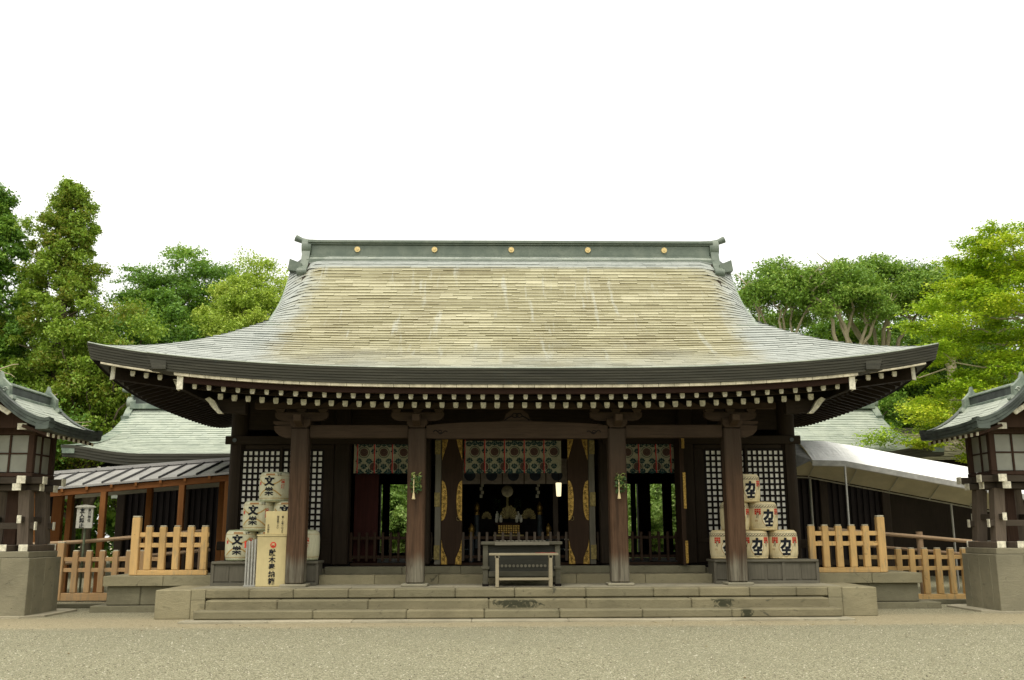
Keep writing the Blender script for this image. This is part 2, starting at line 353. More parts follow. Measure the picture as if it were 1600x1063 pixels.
# ================================================================= GROUND
g=MB(); nx=60
g.add([(-150,-25,0),(150,-25,0),(150,300,0),(-150,300,0)],[(0,1,2,3)])
g.build('ground',M['ground'],kind='structure')
def pebbles():
    rs=np.random.RandomState(3); n=26000
    y=9+ (rs.rand(n)**1.3)*7.6; x=-.5+(rs.rand(n)-.5)*(y*1.25+2); s=.004+rs.rand(n)**2*.008
    base=np.array([(1,0,0),(0,1,0),(-1,0,0),(0,-1,0),(0,0,1)],float); V=np.zeros((n,5,3))
    a=rs.rand(n)*6.28; ca,sa=np.cos(a),np.sin(a)
    for k in range(5):
        bx,by,bz=base[k]; e=1+rs.rand(n)*.7
        V[:,k,0]=x+(bx*ca*e-by*sa)*s; V[:,k,1]=y+(bx*sa*e+by*ca)*s; V[:,k,2]=bz*s*.9-.001
    F=np.array([(0,1,4),(1,2,4),(2,3,4),(3,0,4)]); FF=(F[None]+np.arange(n)[:,None,None]*5).reshape(-1,3)
    me=bpy.data.meshes.new('gravel'); me.from_pydata(V.reshape(-1,3).tolist(),[],FF.tolist())
    at=me.attributes.new('tint','FLOAT','FACE'); at.data.foreach_set('value',np.repeat(rs.rand(n),4))
    m=NT('loose gravel'); me.materials.append(m.fin(m.ramp(m.attr('tint'),[(0,(.07,.06,.045)),(.5,(.26,.235,.165)),(1,(.55,.52,.42))]),.9,.2))
    link('gravel',me,kind='stuff',label='loose pale gravel lying over the yard before the steps')
pebbles()

def litter():
    R_=random.Random(21); m=MB(); m.c=[]
    for i in range(260):
        y=R_.uniform(9.5,17); x=-.5+R_.uniform(-.62,.62)*(y+1)
        if R_.random()<.45: y=R_.uniform(16.2,17.1)
        a=R_.uniform(0,6.28); l=R_.uniform(.012,.032); w=l*.5; c=Vector((x,y,.006+R_.random()*.006)); d=Vector((math.cos(a),math.sin(a),R_.uniform(-.1,.25))); e=Vector((-math.sin(a),math.cos(a),R_.uniform(-.2,.2)))
        m.add([c-d*l,c+e*w,c+d*l,c-e*w],[(0,1,2,3)],0,R_.random())
    q=NT('dry fallen leaves'); q.fin(q.ramp(q.attr('tint'),[(0,(.03,.022,.012)),(.5,(.09,.055,.025)),(1,(.20,.15,.05))]),.8,.2)
    m.build('fallen_leaves',q.mat,kind='stuff',label='small dry leaves scattered over the gravel yard')
litter()

# ================================================================= STONE PLATFORM, STEPS, TERRACES
def stones(parent, name, x0, x1, y0, y1, z0, z1, w, mat, gap=.006, jit=.004, ch=.008, rng=random, axis='x'):
    a,b=(x0,x1) if axis=='x' else (y0,y1); q=a
    while q<b-.01:
        e=q+w*rng.uniform(.75,1.3)
        if b-e<w*.45: e=b
        d=rng.uniform(-jit,jit); m=MB()
        if axis=='x': m.box(q+gap/2,e-gap/2,y0+d,y1,z0,z1+d*.5,ch=ch)
        else: m.box(x0+d,x1+d,q+gap/2,e-gap/2,z0,z1,ch=ch)
        m.build(name,mat,parent); q=e
plat=empty('stone_platform',(0,18.1,0),kind='structure'); plat['label']='broad stone platform with three steps under the hall porch'
plat.location=(0,0,0)
MB().box(-6.55,6.55,18.2,19.9,.0,.44).build('platform_core',M['stone2'],plat)
PF=18.1
for sx in(-1,1):
    MB().box(sx*6.62,sx*5.98,PF,PF+.7,0,.515,ch=.012).build('cheek_stone',M['stone'],plat)
    MB().box(sx*5.975,sx*5.72,PF+.012,PF+.5,.335,.385+.135,ch=.006).build('cheek_stone',M['stone'],plat)
    MB().box(sx*5.975,sx*5.72,PF+.006,PF+.5,0,.33,ch=.006).build('cheek_stone',M['stone'],plat)
    stones(plat,'edge_stone',sx*6.62 if sx<0 else 6.1,-6.1 if sx<0 else 6.62,PF+.705,19.9,0,.515,.6,M['stone'],axis='y')
stones(plat,'edge_stone',-5.715,5.715,PF,PF+.42,.36,.52,1.02,M['stepst'],ch=.018)
yy=PF+.425
for rw in(.5,.5,.5): 
    stones(plat,'paving_slab',-6.1,6.1,yy,yy+rw-.006,.46,.522,1.0,M['pave'],jit=.0015,ch=.003); yy+=rw
for (yf,z0,z1,hx) in((17.78,.165,.345,5.62),(17.48,.04,.185,5.74)):
    stones(plat,'step_stone',-hx,hx,yf,PF+.05 if z0>.1 else 17.9,z0,z1,1.7,M['stepst'],jit=.003,ch=.02)
stones(plat,'step_stone',-5.9,5.85,17.17,17.6,-.05,.035,1.9,M['slab'],jit=.002)
# ---- terraces at both sides
def terrace(sx,label):
    t=empty('stone_terrace',(sx*7,20.4,0),label=label,cat='terrace'); t.location=(0,0,0)
    x0,x1=(5.62,8.25)
    rng=random.Random(5+sx)
    lo,hi=(x0,x1) if sx>0 else (-x1,-x0)
    stones(t,'cap_stone',lo,hi,19.8,21.3,.50,.70,1.35,M['stone'],rng=rng)
    stones(t,'wall_block',lo+.06,hi-.06,19.88,21.2,.13,.498,.85,M['stone2'],rng=rng,jit=.012,ch=.015)
    stones(t,'base_slab',lo-(.2 if sx<0 else 0),hi+(.32 if sx>0 else 0),19.74,21.3,-.02,.125,1.6,M['stone2'],rng=rng)
    return t
terrace(-1,'stepped stone terrace under the left tall wooden fence panel')
terrace(1,'stepped stone terrace under the right tall wooden fence panel')
for sx,nm in((-1,'left'),(1,'right')):
    k=empty('ground_kerb',(0,0,0),kind='structure'); k['label']=f'low stone kerb crossing the ground beside the {nm} lantern'
    rng=random.Random(9+sx)
    stones(k,'kerb_stone',*( (-12.5,-8.5) if sx<0 else (8.65,12.5)),20.95,21.15,0,.09,1.1,M['stone2'],rng=rng)

# ================================================================= SHRINE HALL
hall=empty('shrine_hall',(0,0,0),label='large wooden shrine hall with sweeping yellow and grey copper roof',cat='shrine hall')
WX,YC,HD=8.43,23.8,5.2; XV=5.6; EY=18.6
def F(d): return 4.728+.3146*d+.0862*d*d
def width(d): return max(WX-d,XV) if d<WX-XV else XV
def rise(uu,d): return .45*abs(uu)**4*max(0,1-d/2.9)**1.5 if d<2.9 else 0
def roll(x,d):
    t=max(0,(abs(x)-4.85)/(XV-4.85)); return .36*min(t,1.3)**1.9*sstep(d,2.45,4.4)
def Sf(a,d): return Vector((a,EY+d,F(d)+rise(a/max(width(d),.1),d)-roll(a,d)))     # front slope
def Sb(a,d): return Vector((a,2*YC-EY-d,Sf(a,d).z))
def Ss(sx):
    def fn(a,d): return Vector((sx*(WX-d),YC+a,F(d)+rise((abs(a)/(HD-d))**.75,d)))
    return fn
def sheets(parent,Sfn,rows,rng_fn,w,mat,lip=.023,seed=1,name='roof_course',kmin=0):
    R=random.Random(seed)
    for k in range(len(rows)-1):
        d0,d1=rows[k],rows[k+1]; l0,h0=rng_fn(d0); l1,h1=rng_fn(d1); m=MB(); m.c=[]
        q=l0-R.uniform(0,w); bright=R.random()
        while q<h0:
            ww=w*R.uniform(.8,1.25); e=q+ww; a0,a1=max(q,l0),min(e,h0); b0,b1=min(max(q,l1),h1),max(min(e,h1),l1); q=e
            if a1-a0<.01: continue
            if b1<b0: b0=b1=(b0+b1)/2
            j=lip*R.uniform(.75,1.5); J=Vector((0,0,j*(.45+.55*sstep(d0,.2,2.0) if lip>.021 else 1))); g_=.0012
            A,B=Sfn(a0+g_,d0),Sfn(a1-g_,d0); C,D=Sfn(b1,d1+.01),Sfn(b0,d1+.01); t=min(1,max(0,.45+.34*noise.noise(Vector((q*.45,k*.45,seed*7.)))+.2*(bright-.5)+.2*(R.random()-.5)))
            # folded lower edge: sky glint painted into the bead tint, then the drop
            mA,mB_=Sfn(a0+g_,d0+(d1-d0)*.22)+J*.9,Sfn(a1-g_,d0+(d1-d0)*.22)+J*.9
            if k==0 or True:
                m.add([A+J,B+J,mB_,mA],[(0,1,2,3)],0,min(1,t+.42))
            m.add([mA,mB_,C+Vector((0,0,.003)),D+Vector((0,0,.003))],[(0,1,2,3)],0,t)
            N0,N1=Sfn(a0+g_,d0+.02),Sfn(a1-g_,d0+.02)      # undercut drip edge, shadow painted in as a darker tint
            m.add([N0-J*.3,N1-J*.3,B+J*.75,A+J*.75],[(0,1,2,3)],0,t*.4); m.add([A+J*.75,B+J*.75,B+J,A+J],[(0,1,2,3)],0,min(1,t+.3))
        if m.f: m.build(name,mat,parent)
roof=MB(); rp=None
# roof deck (closed body beneath the sheets)
def deck():
    m=MB(); NA=48; ds=[0,.4,.8,1.3,1.8,2.3,2.83,3.4,4.0,4.6,5.2]
    for fn in(Sf,Sb):
        for i in range(len(ds)-1):
            for j in range(NA):
                t0,t1=-1+2*j/NA,-1+2*(j+1)/NA; w0,w1=width(ds[i]),width(ds[i+1]); o=Vector((0,0,-.035))
                q=[fn(t0*w0,ds[i])+o,fn(t1*w0,ds[i])+o,fn(t1*w1,ds[i+1])+o,fn(t0*w1,ds[i+1])+o]
                m.add(q,[(0,1,2,3) if fn is Sf else (3,2,1,0)])
    for sx in(-1,1):
        fn=Ss(sx)
        for i in range(6):
            for j in range(20):
                t0,t1=-1+2*j/20,-1+2*(j+1)/20; w0,w1=HD-ds[i],HD-ds[i+1]; o=Vector((0,0,-.035))
                q=[fn(t0*w0,ds[i])+o,fn(t1*w0,ds[i])+o,fn(t1*w1,ds[i+1])+o,fn(t0*w1,ds[i+1])+o]
                m.add(q,[(0,1,2,3) if sx<0 else (3,2,1,0)])
    return m
rp=deck().build('roof',M['copperdk'],hall)
def rowsd(d0,d1,step):
    out_=[d0]; d=d0
    while d<d1-.02:
        sl=.3146+.1724*d; d+=step/math.sqrt(1+sl*sl); out_.append(min(d,d1))
    return out_
rows=rowsd(0.0,5.0,.148)
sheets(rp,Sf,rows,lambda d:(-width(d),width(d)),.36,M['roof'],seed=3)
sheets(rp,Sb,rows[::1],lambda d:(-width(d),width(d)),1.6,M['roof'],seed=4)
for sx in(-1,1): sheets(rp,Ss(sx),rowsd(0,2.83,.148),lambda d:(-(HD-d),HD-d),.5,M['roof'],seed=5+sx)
# porch slope reaching further forward
KX=6.9
def rk(x,d): 
    t=min(1,max(0,-d)); a=.29*(abs(x)/KX)**3.1; b=.45*(abs(x)/WX)**4-.11*sstep(abs(x),5.45,5.95)
    return a*t+b*(1-t)
def Sk(a,d): return Vector((a,EY+d,F(d)+rk(a,d)+.004))
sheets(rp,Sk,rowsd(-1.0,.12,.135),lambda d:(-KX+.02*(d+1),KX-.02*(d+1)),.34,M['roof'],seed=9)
m=MB()
for j in range(60):
    a0,a1=-KX+j*2*KX/60,-KX+(j+1)*2*KX/60; o=Vector((0,0,-.05))
    for d0,d1 in((-1,-.5),(-.5,.3)): m.add([Sk(a0,d0)+o,Sk(a1,d0)+o,Sk(a1,d1)+o,Sk(a0,d1)+o],[(0,1,2,3)])
m.build('porch_deck',M['copperdk'],rp)
# layered eave edge: stepped profile swept along a line of points with outward dirs
def sweep(name,pts,outs,prof,mat,parent,closed_ends=True,tint=False):
    m=MB(); n=len(prof); vs=[]
    if tint: m.c=[]
    for P_,O in zip(pts,outs):
        for (oo,dz) in prof: vs.append(Vector(P_)+Vector(O)*oo+Vector((0,0,dz)))
    fs=[]
    for i in range(len(pts)-1):
        for k in range(n-1): fs.append((i*n+k,i*n+k+1,(i+1)*n+k+1,(i+1)*n+k))
    if closed_ends: fs+= [tuple(range(n)),tuple(range((len(pts)-1)*n,len(pts)*n))[::-1]]
    m.add(vs,fs); o=m.build(name,mat,parent)
    bm=bmesh.new(); bm.from_mesh(o.data); bmesh.ops.recalc_face_normals(bm,faces=bm.faces); bm.to_mesh(o.data); bm.free(); return o
def layers(h,n,out0=.03,lean=.10,back=.35):
    pr=[(-back,-.01),(out0,-.0)]; 
    for i in range(n):
        z0=-h*i/n; z1=-h*(i+1)/n; o=out0-lean*(i/n)
        pr+= [(o,z0-.001),(o-.004,z1+.008),(o-.022,z1+.006)]
    pr+=[(out0-lean-.02,-h),(-back,-h)]
    return pr
xs=[-KX+j*2*KX/70 for j in range(71)]
sweep('porch_eave_edge',[Sk(x,-1)+Vector((0,0,.03)) for x in xs],[(0,-1,0)]*71,layers(.30,6),M['fascia'],rp)
mb_=MB(); mb_.tube([Sk(x,-1)+Vector((0,-.03,.035)) for x in xs],.014,6); mb_.build('edge_bead',M['copperlt'],rp)
for sx in(-1,1):
    mb_=MB(); mb_.tube([Sf(sx*(6.95+(WX-6.95)*t/10),0)+Vector((0,-.03,.035)) for t in range(11)],.014,6); mb_.build('edge_bead',M['copperlt'],rp)
    sweep('eave_strip',[Sf(sx*(6.95+(WX-.25-6.95)*t/10),0)+Vector((0,.03,-.29)) for t in range(11)],[(0,-1,0)]*11,[(-.1,0),(-.005,0),(-.005,-.035),(-.1,-.035)],M['strip'],rp)
for sx in(-1,1):   # side returns of the porch edge
    ds=[-1+.1*i for i in range(11)]
    sweep('porch_eave_return',[Sk(sx*KX,d)+Vector((0,0,.028)) for d in ds],[(sx,0,0)]*11,layers(.30,6,.0),M['fascia'],rp)
# main eave edge all around (front only outside the porch)
def ring(part):
    P_=[];O=[]
    if part=='L': 
        P_=[Sf(-5.6-(WX-5.6)*t/14,0) for t in range(15)]; O=[(0,-1,0)]*14+[(-.7,-.7,0)]
    if part=='R':
        P_=[Sf(WX-(WX-5.6)*t/14,0) for t in range(15)]; O=[(.7,-.7,0)]+[(0,-1,0)]*14
    if part in('SL','SR'):
        sx=-1 if part=='SL' else 1
        P_=[Ss(sx)(-HD+2*HD*t/40,0) for t in range(41)]; O=[(sx*.7,-.7,0)]+[(sx,0,0)]*39+[(sx*.7,.7,0)]
    if part=='B': P_=[Sb(-WX+2*WX*t/50,0) for t in range(51)]; O=[(-.7,.7,0)]+[(0,1,0)]*49+[(.7,.7,0)]
    return [q+Vector((0,0,.03)) for q in P_],O
for part in('L','R','SL','SR','B'):
    P_,O=ring(part); sweep('main_eave_edge',P_,O,layers(.31,6),M['fascia'],rp)
# cream segmented strip and red board below the porch edge
n=44
for i in range(n):
    a0,a1=-6.42+12.84*i/n,-6.42+12.84*(i+1)/n; q0,q1=Sk(a0,-1),Sk(a1,-1)
    m=MB(); y0,y1=17.675,17.80; z0,z1=q0.z-.268,q1.z-.268; g_=.004
    vs=[(a0+g_,y,z0+h) for y in(y0,y1) for h in(-.052,0)]+[(a1-g_,y,z1+h) for y in(y0,y1) for h in(-.052,0)]
    m.add(vs,[(0,1,3,2),(4,6,7,5),(0,4,5,1),(2,3,7,6),(0,2,6,4),(1,5,7,3)]); m.build('eave_strip',M['strip'],rp)
def bent(name,y0,y1,dz0,dz1,hx,mat,nn=40,parent=None,fn=None):
    m=MB(); vs=[]
    for i in range(nn+1):
        a=-hx+2*hx*i/nn; z=(fn or (lambda q:Sk(q,-1).z))(a)
        vs+=[(a,y0,z+dz0),(a,y1,z+dz0),(a,y1,z+dz1),(a,y0,z+dz1)]
    fs=[]
    for i in range(nn):
        for k in range(4): fs.append((i*4+k,i*4+(k+1)%4,i*4+4+(k+1)%4,i*4+4+k)[::-1])
    fs+=[(0,1,2,3),tuple(nn*4+k for k in(3,2,1,0))]; m.add(vs,fs); return m.build(name,mat,parent or rp)
bent('eave_board',17.74,17.86,-.43,-.322,6.3,M['redb'])
bent('eave_beam',18.22,18.34,-.475,-.40,6.15,M['wood_x'])
# soffits
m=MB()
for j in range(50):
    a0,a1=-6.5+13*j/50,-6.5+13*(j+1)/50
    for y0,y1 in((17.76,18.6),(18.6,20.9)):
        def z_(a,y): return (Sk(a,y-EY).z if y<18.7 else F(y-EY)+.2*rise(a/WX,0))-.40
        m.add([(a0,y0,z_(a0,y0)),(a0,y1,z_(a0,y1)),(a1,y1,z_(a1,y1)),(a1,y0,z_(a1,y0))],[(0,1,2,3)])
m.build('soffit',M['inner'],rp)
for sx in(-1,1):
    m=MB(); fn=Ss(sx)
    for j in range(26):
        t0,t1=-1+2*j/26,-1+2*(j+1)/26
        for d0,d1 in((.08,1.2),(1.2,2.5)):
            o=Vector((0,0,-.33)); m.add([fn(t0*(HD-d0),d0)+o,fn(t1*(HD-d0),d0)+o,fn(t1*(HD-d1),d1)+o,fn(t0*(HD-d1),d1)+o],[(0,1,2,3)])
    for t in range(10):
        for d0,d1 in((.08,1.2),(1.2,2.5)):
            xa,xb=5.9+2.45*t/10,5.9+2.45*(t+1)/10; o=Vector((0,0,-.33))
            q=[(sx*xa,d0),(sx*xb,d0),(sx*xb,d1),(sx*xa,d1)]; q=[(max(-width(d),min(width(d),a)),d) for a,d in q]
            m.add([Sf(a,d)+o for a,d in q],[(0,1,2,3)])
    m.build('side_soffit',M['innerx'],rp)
# rafters with white painted ends
def rafter(a,b,w,h,mat,cap=True,parent=rp):
    m=MB(); m.beam(a,b,w,h); o=m.build('rafter',mat,parent)
    return o
def capend(P_,dirv,w,h,parent):
    m=MB(); d=Vector(dirv).normalized(); P_=Vector(P_); k=random.uniform(.94,1.04); up=Vector((0,0,1)); x=d.cross(up).normalized()
    # shield shaped end: flat top, rounded foot
    pl=[(-.5,.5),(.5,.5),(.5,-.2),(.36,-.5),(-.36,-.5),(-.5,-.2)]
    a=[P_+d*.014+x*px*w*k+up*pz*h*k for px,pz in pl]; b=[P_-d*.03+x*px*w*k+up*pz*h*k for px,pz in pl]
    m.add(a+b,[(5,4,3,2,1,0),(6,7,8,9,10,11)]+[(i,(i+1)%6,(i+1)%6+6,i+6) for i in range(6)])
    o=m.build('rafter_end',M['white'],parent)
    bm=bmesh.new(); bm.from_mesh(o.data); bmesh.ops.recalc_face_normals(bm,faces=bm.faces); bm.to_mesh(o.data); bm.free()
NR=46; sp=.2705
for i in range(NR):
    x=(i-(NR-1)/2)*sp
    zk=Sk(x,-1).z; zr=zk-4.50
    a=(x,17.9,4.035+zr); b=(x,20.6,4.035+zr*.5+2.7*.30)
    o=rafter(a,b,.085,.10,M['wood_y']); capend(a,(0,-1,0),.084,.10,o)
    if abs(x)<6.0:
        x2=x*.985; a=(x2,18.38,3.94+zr*.95); b=(x2,20.75,3.94+zr*.5+2.37*.28)
        o=rafter(a,b,.10,.12,M['wood_y']); capend(a,(0,-1,0),.10,.115,o)
for sx in(-1,1):
    for k in range(3):   # front rafters of the main eave beyond the porch
        x=sx*(7.08+.27*k); z=Sf(x,.25).z-.47; o=rafter((x,18.86,z),(x,20.6,z+.45),.085,.10,M['wood_y']); capend((x,18.86,z),(0,-1,0),.09,.105,o)
    fn=Ss(sx)
    for k in range(36):  # side eave rafters, two tiers
        a=-4.75+k*9.5/35; P_=fn(a,.28)+Vector((0,0,-.44)); Q=Vector((sx*5.9,YC+a*.98,P_.z+.62)); 
        y_in=max(YC-HD+.0,min(P_.y,YC+HD)); Q.y=P_.y
        if abs(a)>3.0: # corner rafters stop at the corner beam
            k_=(abs(a)-2.9)/2.3; Q=P_.lerp(Q,max(.15,1-k_*.9))
        o=rafter(P_,Q,.085,.10,M['wood_x'])
        if abs(a)<4.4:
            P2=fn(a,.95)+Vector((0,0,-.58)); Q2=Vector((sx*5.9,P2.y,P2.z+.42)); 
            if abs(a)>3.0: Q2=P2.lerp(Q2,max(.2,1-(abs(a)-2.9)/2.0*.9))
            rafter(P2,Q2,.09,.11,M['wood_x'])
    # corner beam with white end, bargeboard ends, wavy white bracket end
    c0=Vector((sx*5.95,20.75,4.55)); c1=Vector((sx*8.02,18.92,4.66))
    cb=MB().beam(c0,c1,.16,.26).build('corner_beam',M['wood_x'],rp)
    dd=(c1-c0).normalized(); m=MB(); m.beam(c1+dd*.001,c1+dd*.03,.165,.27); m.build('beam_end',M['white'],cb)
    m=MB().box(sx*6.26,sx*6.36,17.74,20.2,Sk(6.3,-1).z-.56,Sk(6.3,-1).z-.325); bb=m.build('barge_board',M['wood_y'],rp)
    MB().box(sx*6.255,sx*6.365,17.715,17.738,Sk(6.3,-1).z-.57,Sk(6.3,-1).z-.322).build('board_end',M['white'],bb)
    m=MB(); 
    m.prism([(sx*6.52,4.42),(sx*6.60,4.42),(sx*6.50,4.20),(sx*6.43,4.22)],18.2,18.26); m.build('board_end',M['white'],bb)
    m=MB(); m.prism([(sx*5.98,4.12),(sx*6.06,4.08),(sx*5.98,4.0),(sx*5.93,3.93),(sx*5.86,3.86),(sx*5.80,3.80),(sx*5.70,3.80),(sx*5.78,3.88),(sx*5.83,3.97),(sx*5.88,4.05)],18.5,18.6)
    m.build('bracket_end',M['white'],rp)
    MB().prism([(sx*5.3,4.08),(sx*5.99,4.10),(sx*5.76,3.84),(sx*5.3,3.8)],18.605,18.8).build('bracket_beam',M['wood_x'],rp)
    # gable wall and barge
    m=MB(); m.prism([(YC-2.2,6.1),(YC+2.2,6.1),(YC+.2,8.4),(YC-.2,8.4)],sx*5.1,sx*5.2,axis='x'); m.build('gable_wall',M['wood_z'],hall)
    vd=[2.6+.24*i for i in range(11)]
    for fn2,oy in((Sf,-1),(Sb,1)):
        sweep('verge_edge',[fn2(sx*XV,d)+Vector((0,0,.02)) for d in vd],[(sx,0,0)]*11,layers(.28,4,.02,.08,.5),M['copper'],rp)
# ridge
def box_r(name,x0,x1,y0,y1,z0,z1,mat,par,ch=.008): return MB().box(x0,x1,y0,y1,z0,z1,ch=ch).build(name,mat,par)
ridge=box_r('ridge',-5.12,5.12,YC-.19,YC+.19,8.50,8.77,M['ridgec'],rp)
box_r('ridge_foot',-5.2,5.2,YC-.34,YC+.34,8.14,8.36,M['ridgec'],ridge); box_r('ridge_foot',-5.16,5.16,YC-.27,YC+.27,8.363,8.42,M['copperlt'],ridge)
box_r('ridge_foot',-5.14,5.14,YC-.22,YC+.22,8.423,8.497,M['ridgec'],ridge)
box_r('ridge_cap',-5.16,5.16,YC-.24,YC+.24,8.773,8.81,M['ridgec'],ridge); box_r('ridge_cap',-5.2,5.2,YC-.28,YC+.28,8.813,8.88,M['ridgec'],ridge)
m=MB(); m.tube([(-5.2,YC,8.88),(5.2,YC,8.88)],.05,10); m.build('ridge_cap',M['ridgec'],ridge)
for k in range(5):
    x=(k-2)*1.97; m=MB(); m.sm=False
    m.tube([(x,YC-.19,8.65),(x,YC-.225,8.65)],.072,20); d=m.build('gold_disc',M['disc'],ridge)
    m=MB(); m.tube([(x,YC-.226,8.65),(x,YC-.24,8.65)],[.03,.024],12); m.build('disc_boss',M['disc'],d)
for sx in(-1,1):
    e=MB(); e.sm=False
    X0=sx*5.12; X1=sx*5.36
    e.tube([(X0,YC-.02,8.72),(X1,YC-.02,8.72)],.24,18); o=e.build('ridge_end_scroll',M['ridgec'],ridge); smooth_by(o)
    # S shaped foot curling outward along the slope
    pr=[(YC-.20,8.66),(YC-.27,8.5),(YC-.34,8.32),(YC-.46,8.16),(YC-.62,8.04),(YC-.70,7.92),(YC-.62,7.82),(YC-.50,7.86),(YC-.30,8.02),(YC+.30,8.02),(YC+.5,7.86),(YC+.62,8.04),(YC+.46,8.16),(YC+.27,8.5),(YC+.2,8.66)]
    m=MB(); m.prism(pr,sx*5.14,sx*5.34,axis='x'); o=m.build('ridge_end_foot',M['ridgec'],ridge)
    m=MB(); m.tube([(sx*5.13,YC-.60,7.94),(sx*5.37,YC-.60,7.94)],.10,14); smooth_by(m.build('ridge_end_scroll',M['ridgec'],ridge))
    m=MB(); m.tube([(sx*4.95,YC,8.90),(sx*5.2,YC,8.905),(sx*5.4,YC,8.94),(sx*5.56,YC,9.01)],[.065,.07,.075,.09],12); smooth_by(m.build('ridge_finial',M['ridgec'],ridge))
    m=MB(); m.prism([(sx*5.28,7.95),(sx*5.62,8.02),(sx*5.58,8.30),(sx*5.28,8.18)],YC-.55,YC+.55); m.build('gable_crest',M['ridgec'],ridge)
# ---------------- porch columns, beams, brackets
CY=19.0
for x in(-4.27,-1.975,1.975,4.27):
    MB().box(x-.25,x+.25,CY-.27,CY+.23,.523,.572,ch=.01).build('plinth_stone',M['pave'],hall)
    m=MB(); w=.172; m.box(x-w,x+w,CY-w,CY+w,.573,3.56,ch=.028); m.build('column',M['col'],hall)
def arm(x,y,z,hw,h,th=.075,mat='beam'):
    pts=[(x-hw,z+h),(x-hw,z+h*.62)]+[(x-hw+hw*.45*(1-math.cos(t*math.pi/10)),z+h*.62-h*.62*math.sin(t*math.pi/10)) for t in range(1,6)]
    pts+= [(2*x-a,b) for a,b in pts[::-1]]
    return MB().prism(pts,y-th,y+th)
def capital(x,y,z):
    m=MB(); m.prism([(x-.14,z),(x+.14,z),(x+.20,z+.07),(x+.20,z+.16),(x-.20,z+.16),(x-.20,z+.07)],y-.2,y+.2); m.build('capital_block',M['beam'],hall)
for x in(-4.27,-1.975,1.975,4.27):
    capital(x,CY,3.562); hw=.52
    arm(x,CY,3.70,hw,.17).build('bracket_arm',M['beam'],hall)
    for q in(-.42,0,.42):
        z=3.872; m=MB(); m.prism([(x+q-.06,z),(x+q+.06,z),(x+q+.09,z+.035),(x+q+.09,z+.07),(x+q-.09,z+.07),(x+q-.09,z+.035)],CY-.09,CY+.09); m.build('bearing_block',M['beam'],hall)
    MB().beam((x,CY+.2,3.62),(x,20.7,3.85),.15,.2).build('tie_beam',M['wood_y'],hall)
    MB().prism([(CY-.2,3.58),(CY-.5,3.66),(CY-.52,3.78),(CY-.2,3.8)],x-.07,x+.07,axis='x').build('beam_nose',M['beam'],hall)
MB().box(-5.2,5.2,CY-.075,CY+.075,3.945,4.075,ch=.01).build('porch_purlin',M['beam'],hall)
for sx in(-1,1):
    MB().box(sx*2.15,sx*4.095,CY-.09,CY+.09,3.365,3.62,ch=.012).build('porch_beam',M['beam'],hall)
    m=MB(); xx=lambda a:sx*a
    m.prism([(xx(4.445),3.37),(xx(4.58),3.375),(xx(4.70),3.42),(xx(4.78),3.5),(xx(4.80),3.6),(xx(4.445),3.62)],CY-.08,CY+.08); m.build('beam_nose',M['beam'],hall)
    arm(sx*4.62,CY,3.625,.2,.07,.06).build('bracket_arm',M['beam'],hall)
pts=[(-1.80,3.60)]+[(-1.80+3.6*i/16,3.60+.085*math.sin(math.pi*i/16)**.6) for i in range(1,16)]+[(1.80,3.60),(1.80,3.36)]+[(1.80-3.6*i/12,3.345+.012*math.sin(math.pi*i/12)) for i in range(1,12)]+[(-1.80,3.36)]
rb=MB().prism(pts,CY-.11,CY+.11).build('rainbow_beam',M['beam'],hall)
for sx in(-1,1):   # incised swirl on the beam ends
    m=MB(); P_=[(sx*(1.66-.28*t),CY-.112,3.47+.045*math.sin(t*9)*(1-.5*t)) for t in [i/14 for i in range(15)]]; m.tube(P_,.009,5)
    P_=[(sx*(1.52+.045*math.cos(t)*(1-t/8)),CY-.112,3.475+.04*math.sin(t)*(1-t/8)) for t in [i*.5 for i in range(13)]]; m.tube(P_,.008,5); m.build('carved_swirl',M['inner'],rb)
# frog-leg strut above the beam
m=MB(); m.prism([(-.34,3.69),(-.26,3.72),(-.22,3.84),(-.1,3.93),(.1,3.93),(.22,3.84),(.26,3.72),(.34,3.69)],CY-.05,CY+.05); kz=m.build('frog_leg_strut',M['beam'],hall)
m=MB()
for q in(-1,1):
    m.tube([(q*(.04+.05*math.cos(t)*1.2),CY-.055,3.81+.04*math.sin(t)) for t in [i*.6 for i in range(11)]],.011,5)
    m.tube([(q*.1,CY-.055,3.80),(q*.17,CY-.055,3.77),(q*.25,CY-.055,3.715)],.012,5)
m.build('carving',M['inner'],kz)
# ---------------- hall body
BY=20.9; FZ=.85
stones(hall,'threshold_stone',-3.95,3.95,19.72,20.3,.5,.70,1.35,M['stone'],jit=.003)
stones(hall,'threshold_stone',-3.93,3.93,20.22,20.62,.70,.845,1.6,M['stone2'],jit=.003)
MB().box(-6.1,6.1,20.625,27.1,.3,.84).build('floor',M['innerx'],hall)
MB().box(-6.0,-3.94,20.1,20.62,.1,.8).build('foundation_stone',M['stone2'],hall); MB().box(3.94,6.0,20.1,20.62,.1,.8).build('foundation_stone',M['stone2'],hall)
for x in(-5.97,5.97):
    for y in(BY,23.9,26.8):
        m=MB(); m.tube([(x,y,.86),(x,y,4.7)],.19,20); smooth_by(m.build('round_post',M['wood_z'],hall))
        MB().box(x-.26,x+.26,y-.26,y+.26,.5,.86,ch=.02).build('post_stone',M['stone2'],hall)
for x in(-3.72,-1.98,1.98,3.72):
    for y in(BY,26.8):
        m=MB(); m.box(x-.17,x+.17,y-.17,y+.17,.86,4.6,ch=.03); m.build('square_post',M['wood_z'],hall)
for z0,z1,yo in((3.40,3.58,.20),):
    MB().box(-6.22,-1.9,BY-.24,BY-.19,z0,z1,ch=.01).build('head_rail',M['wood_x'],hall); MB().box(1.9,6.22,BY-.24,BY-.19,z0,z1,ch=.01).build('head_rail',M['wood_x'],hall)
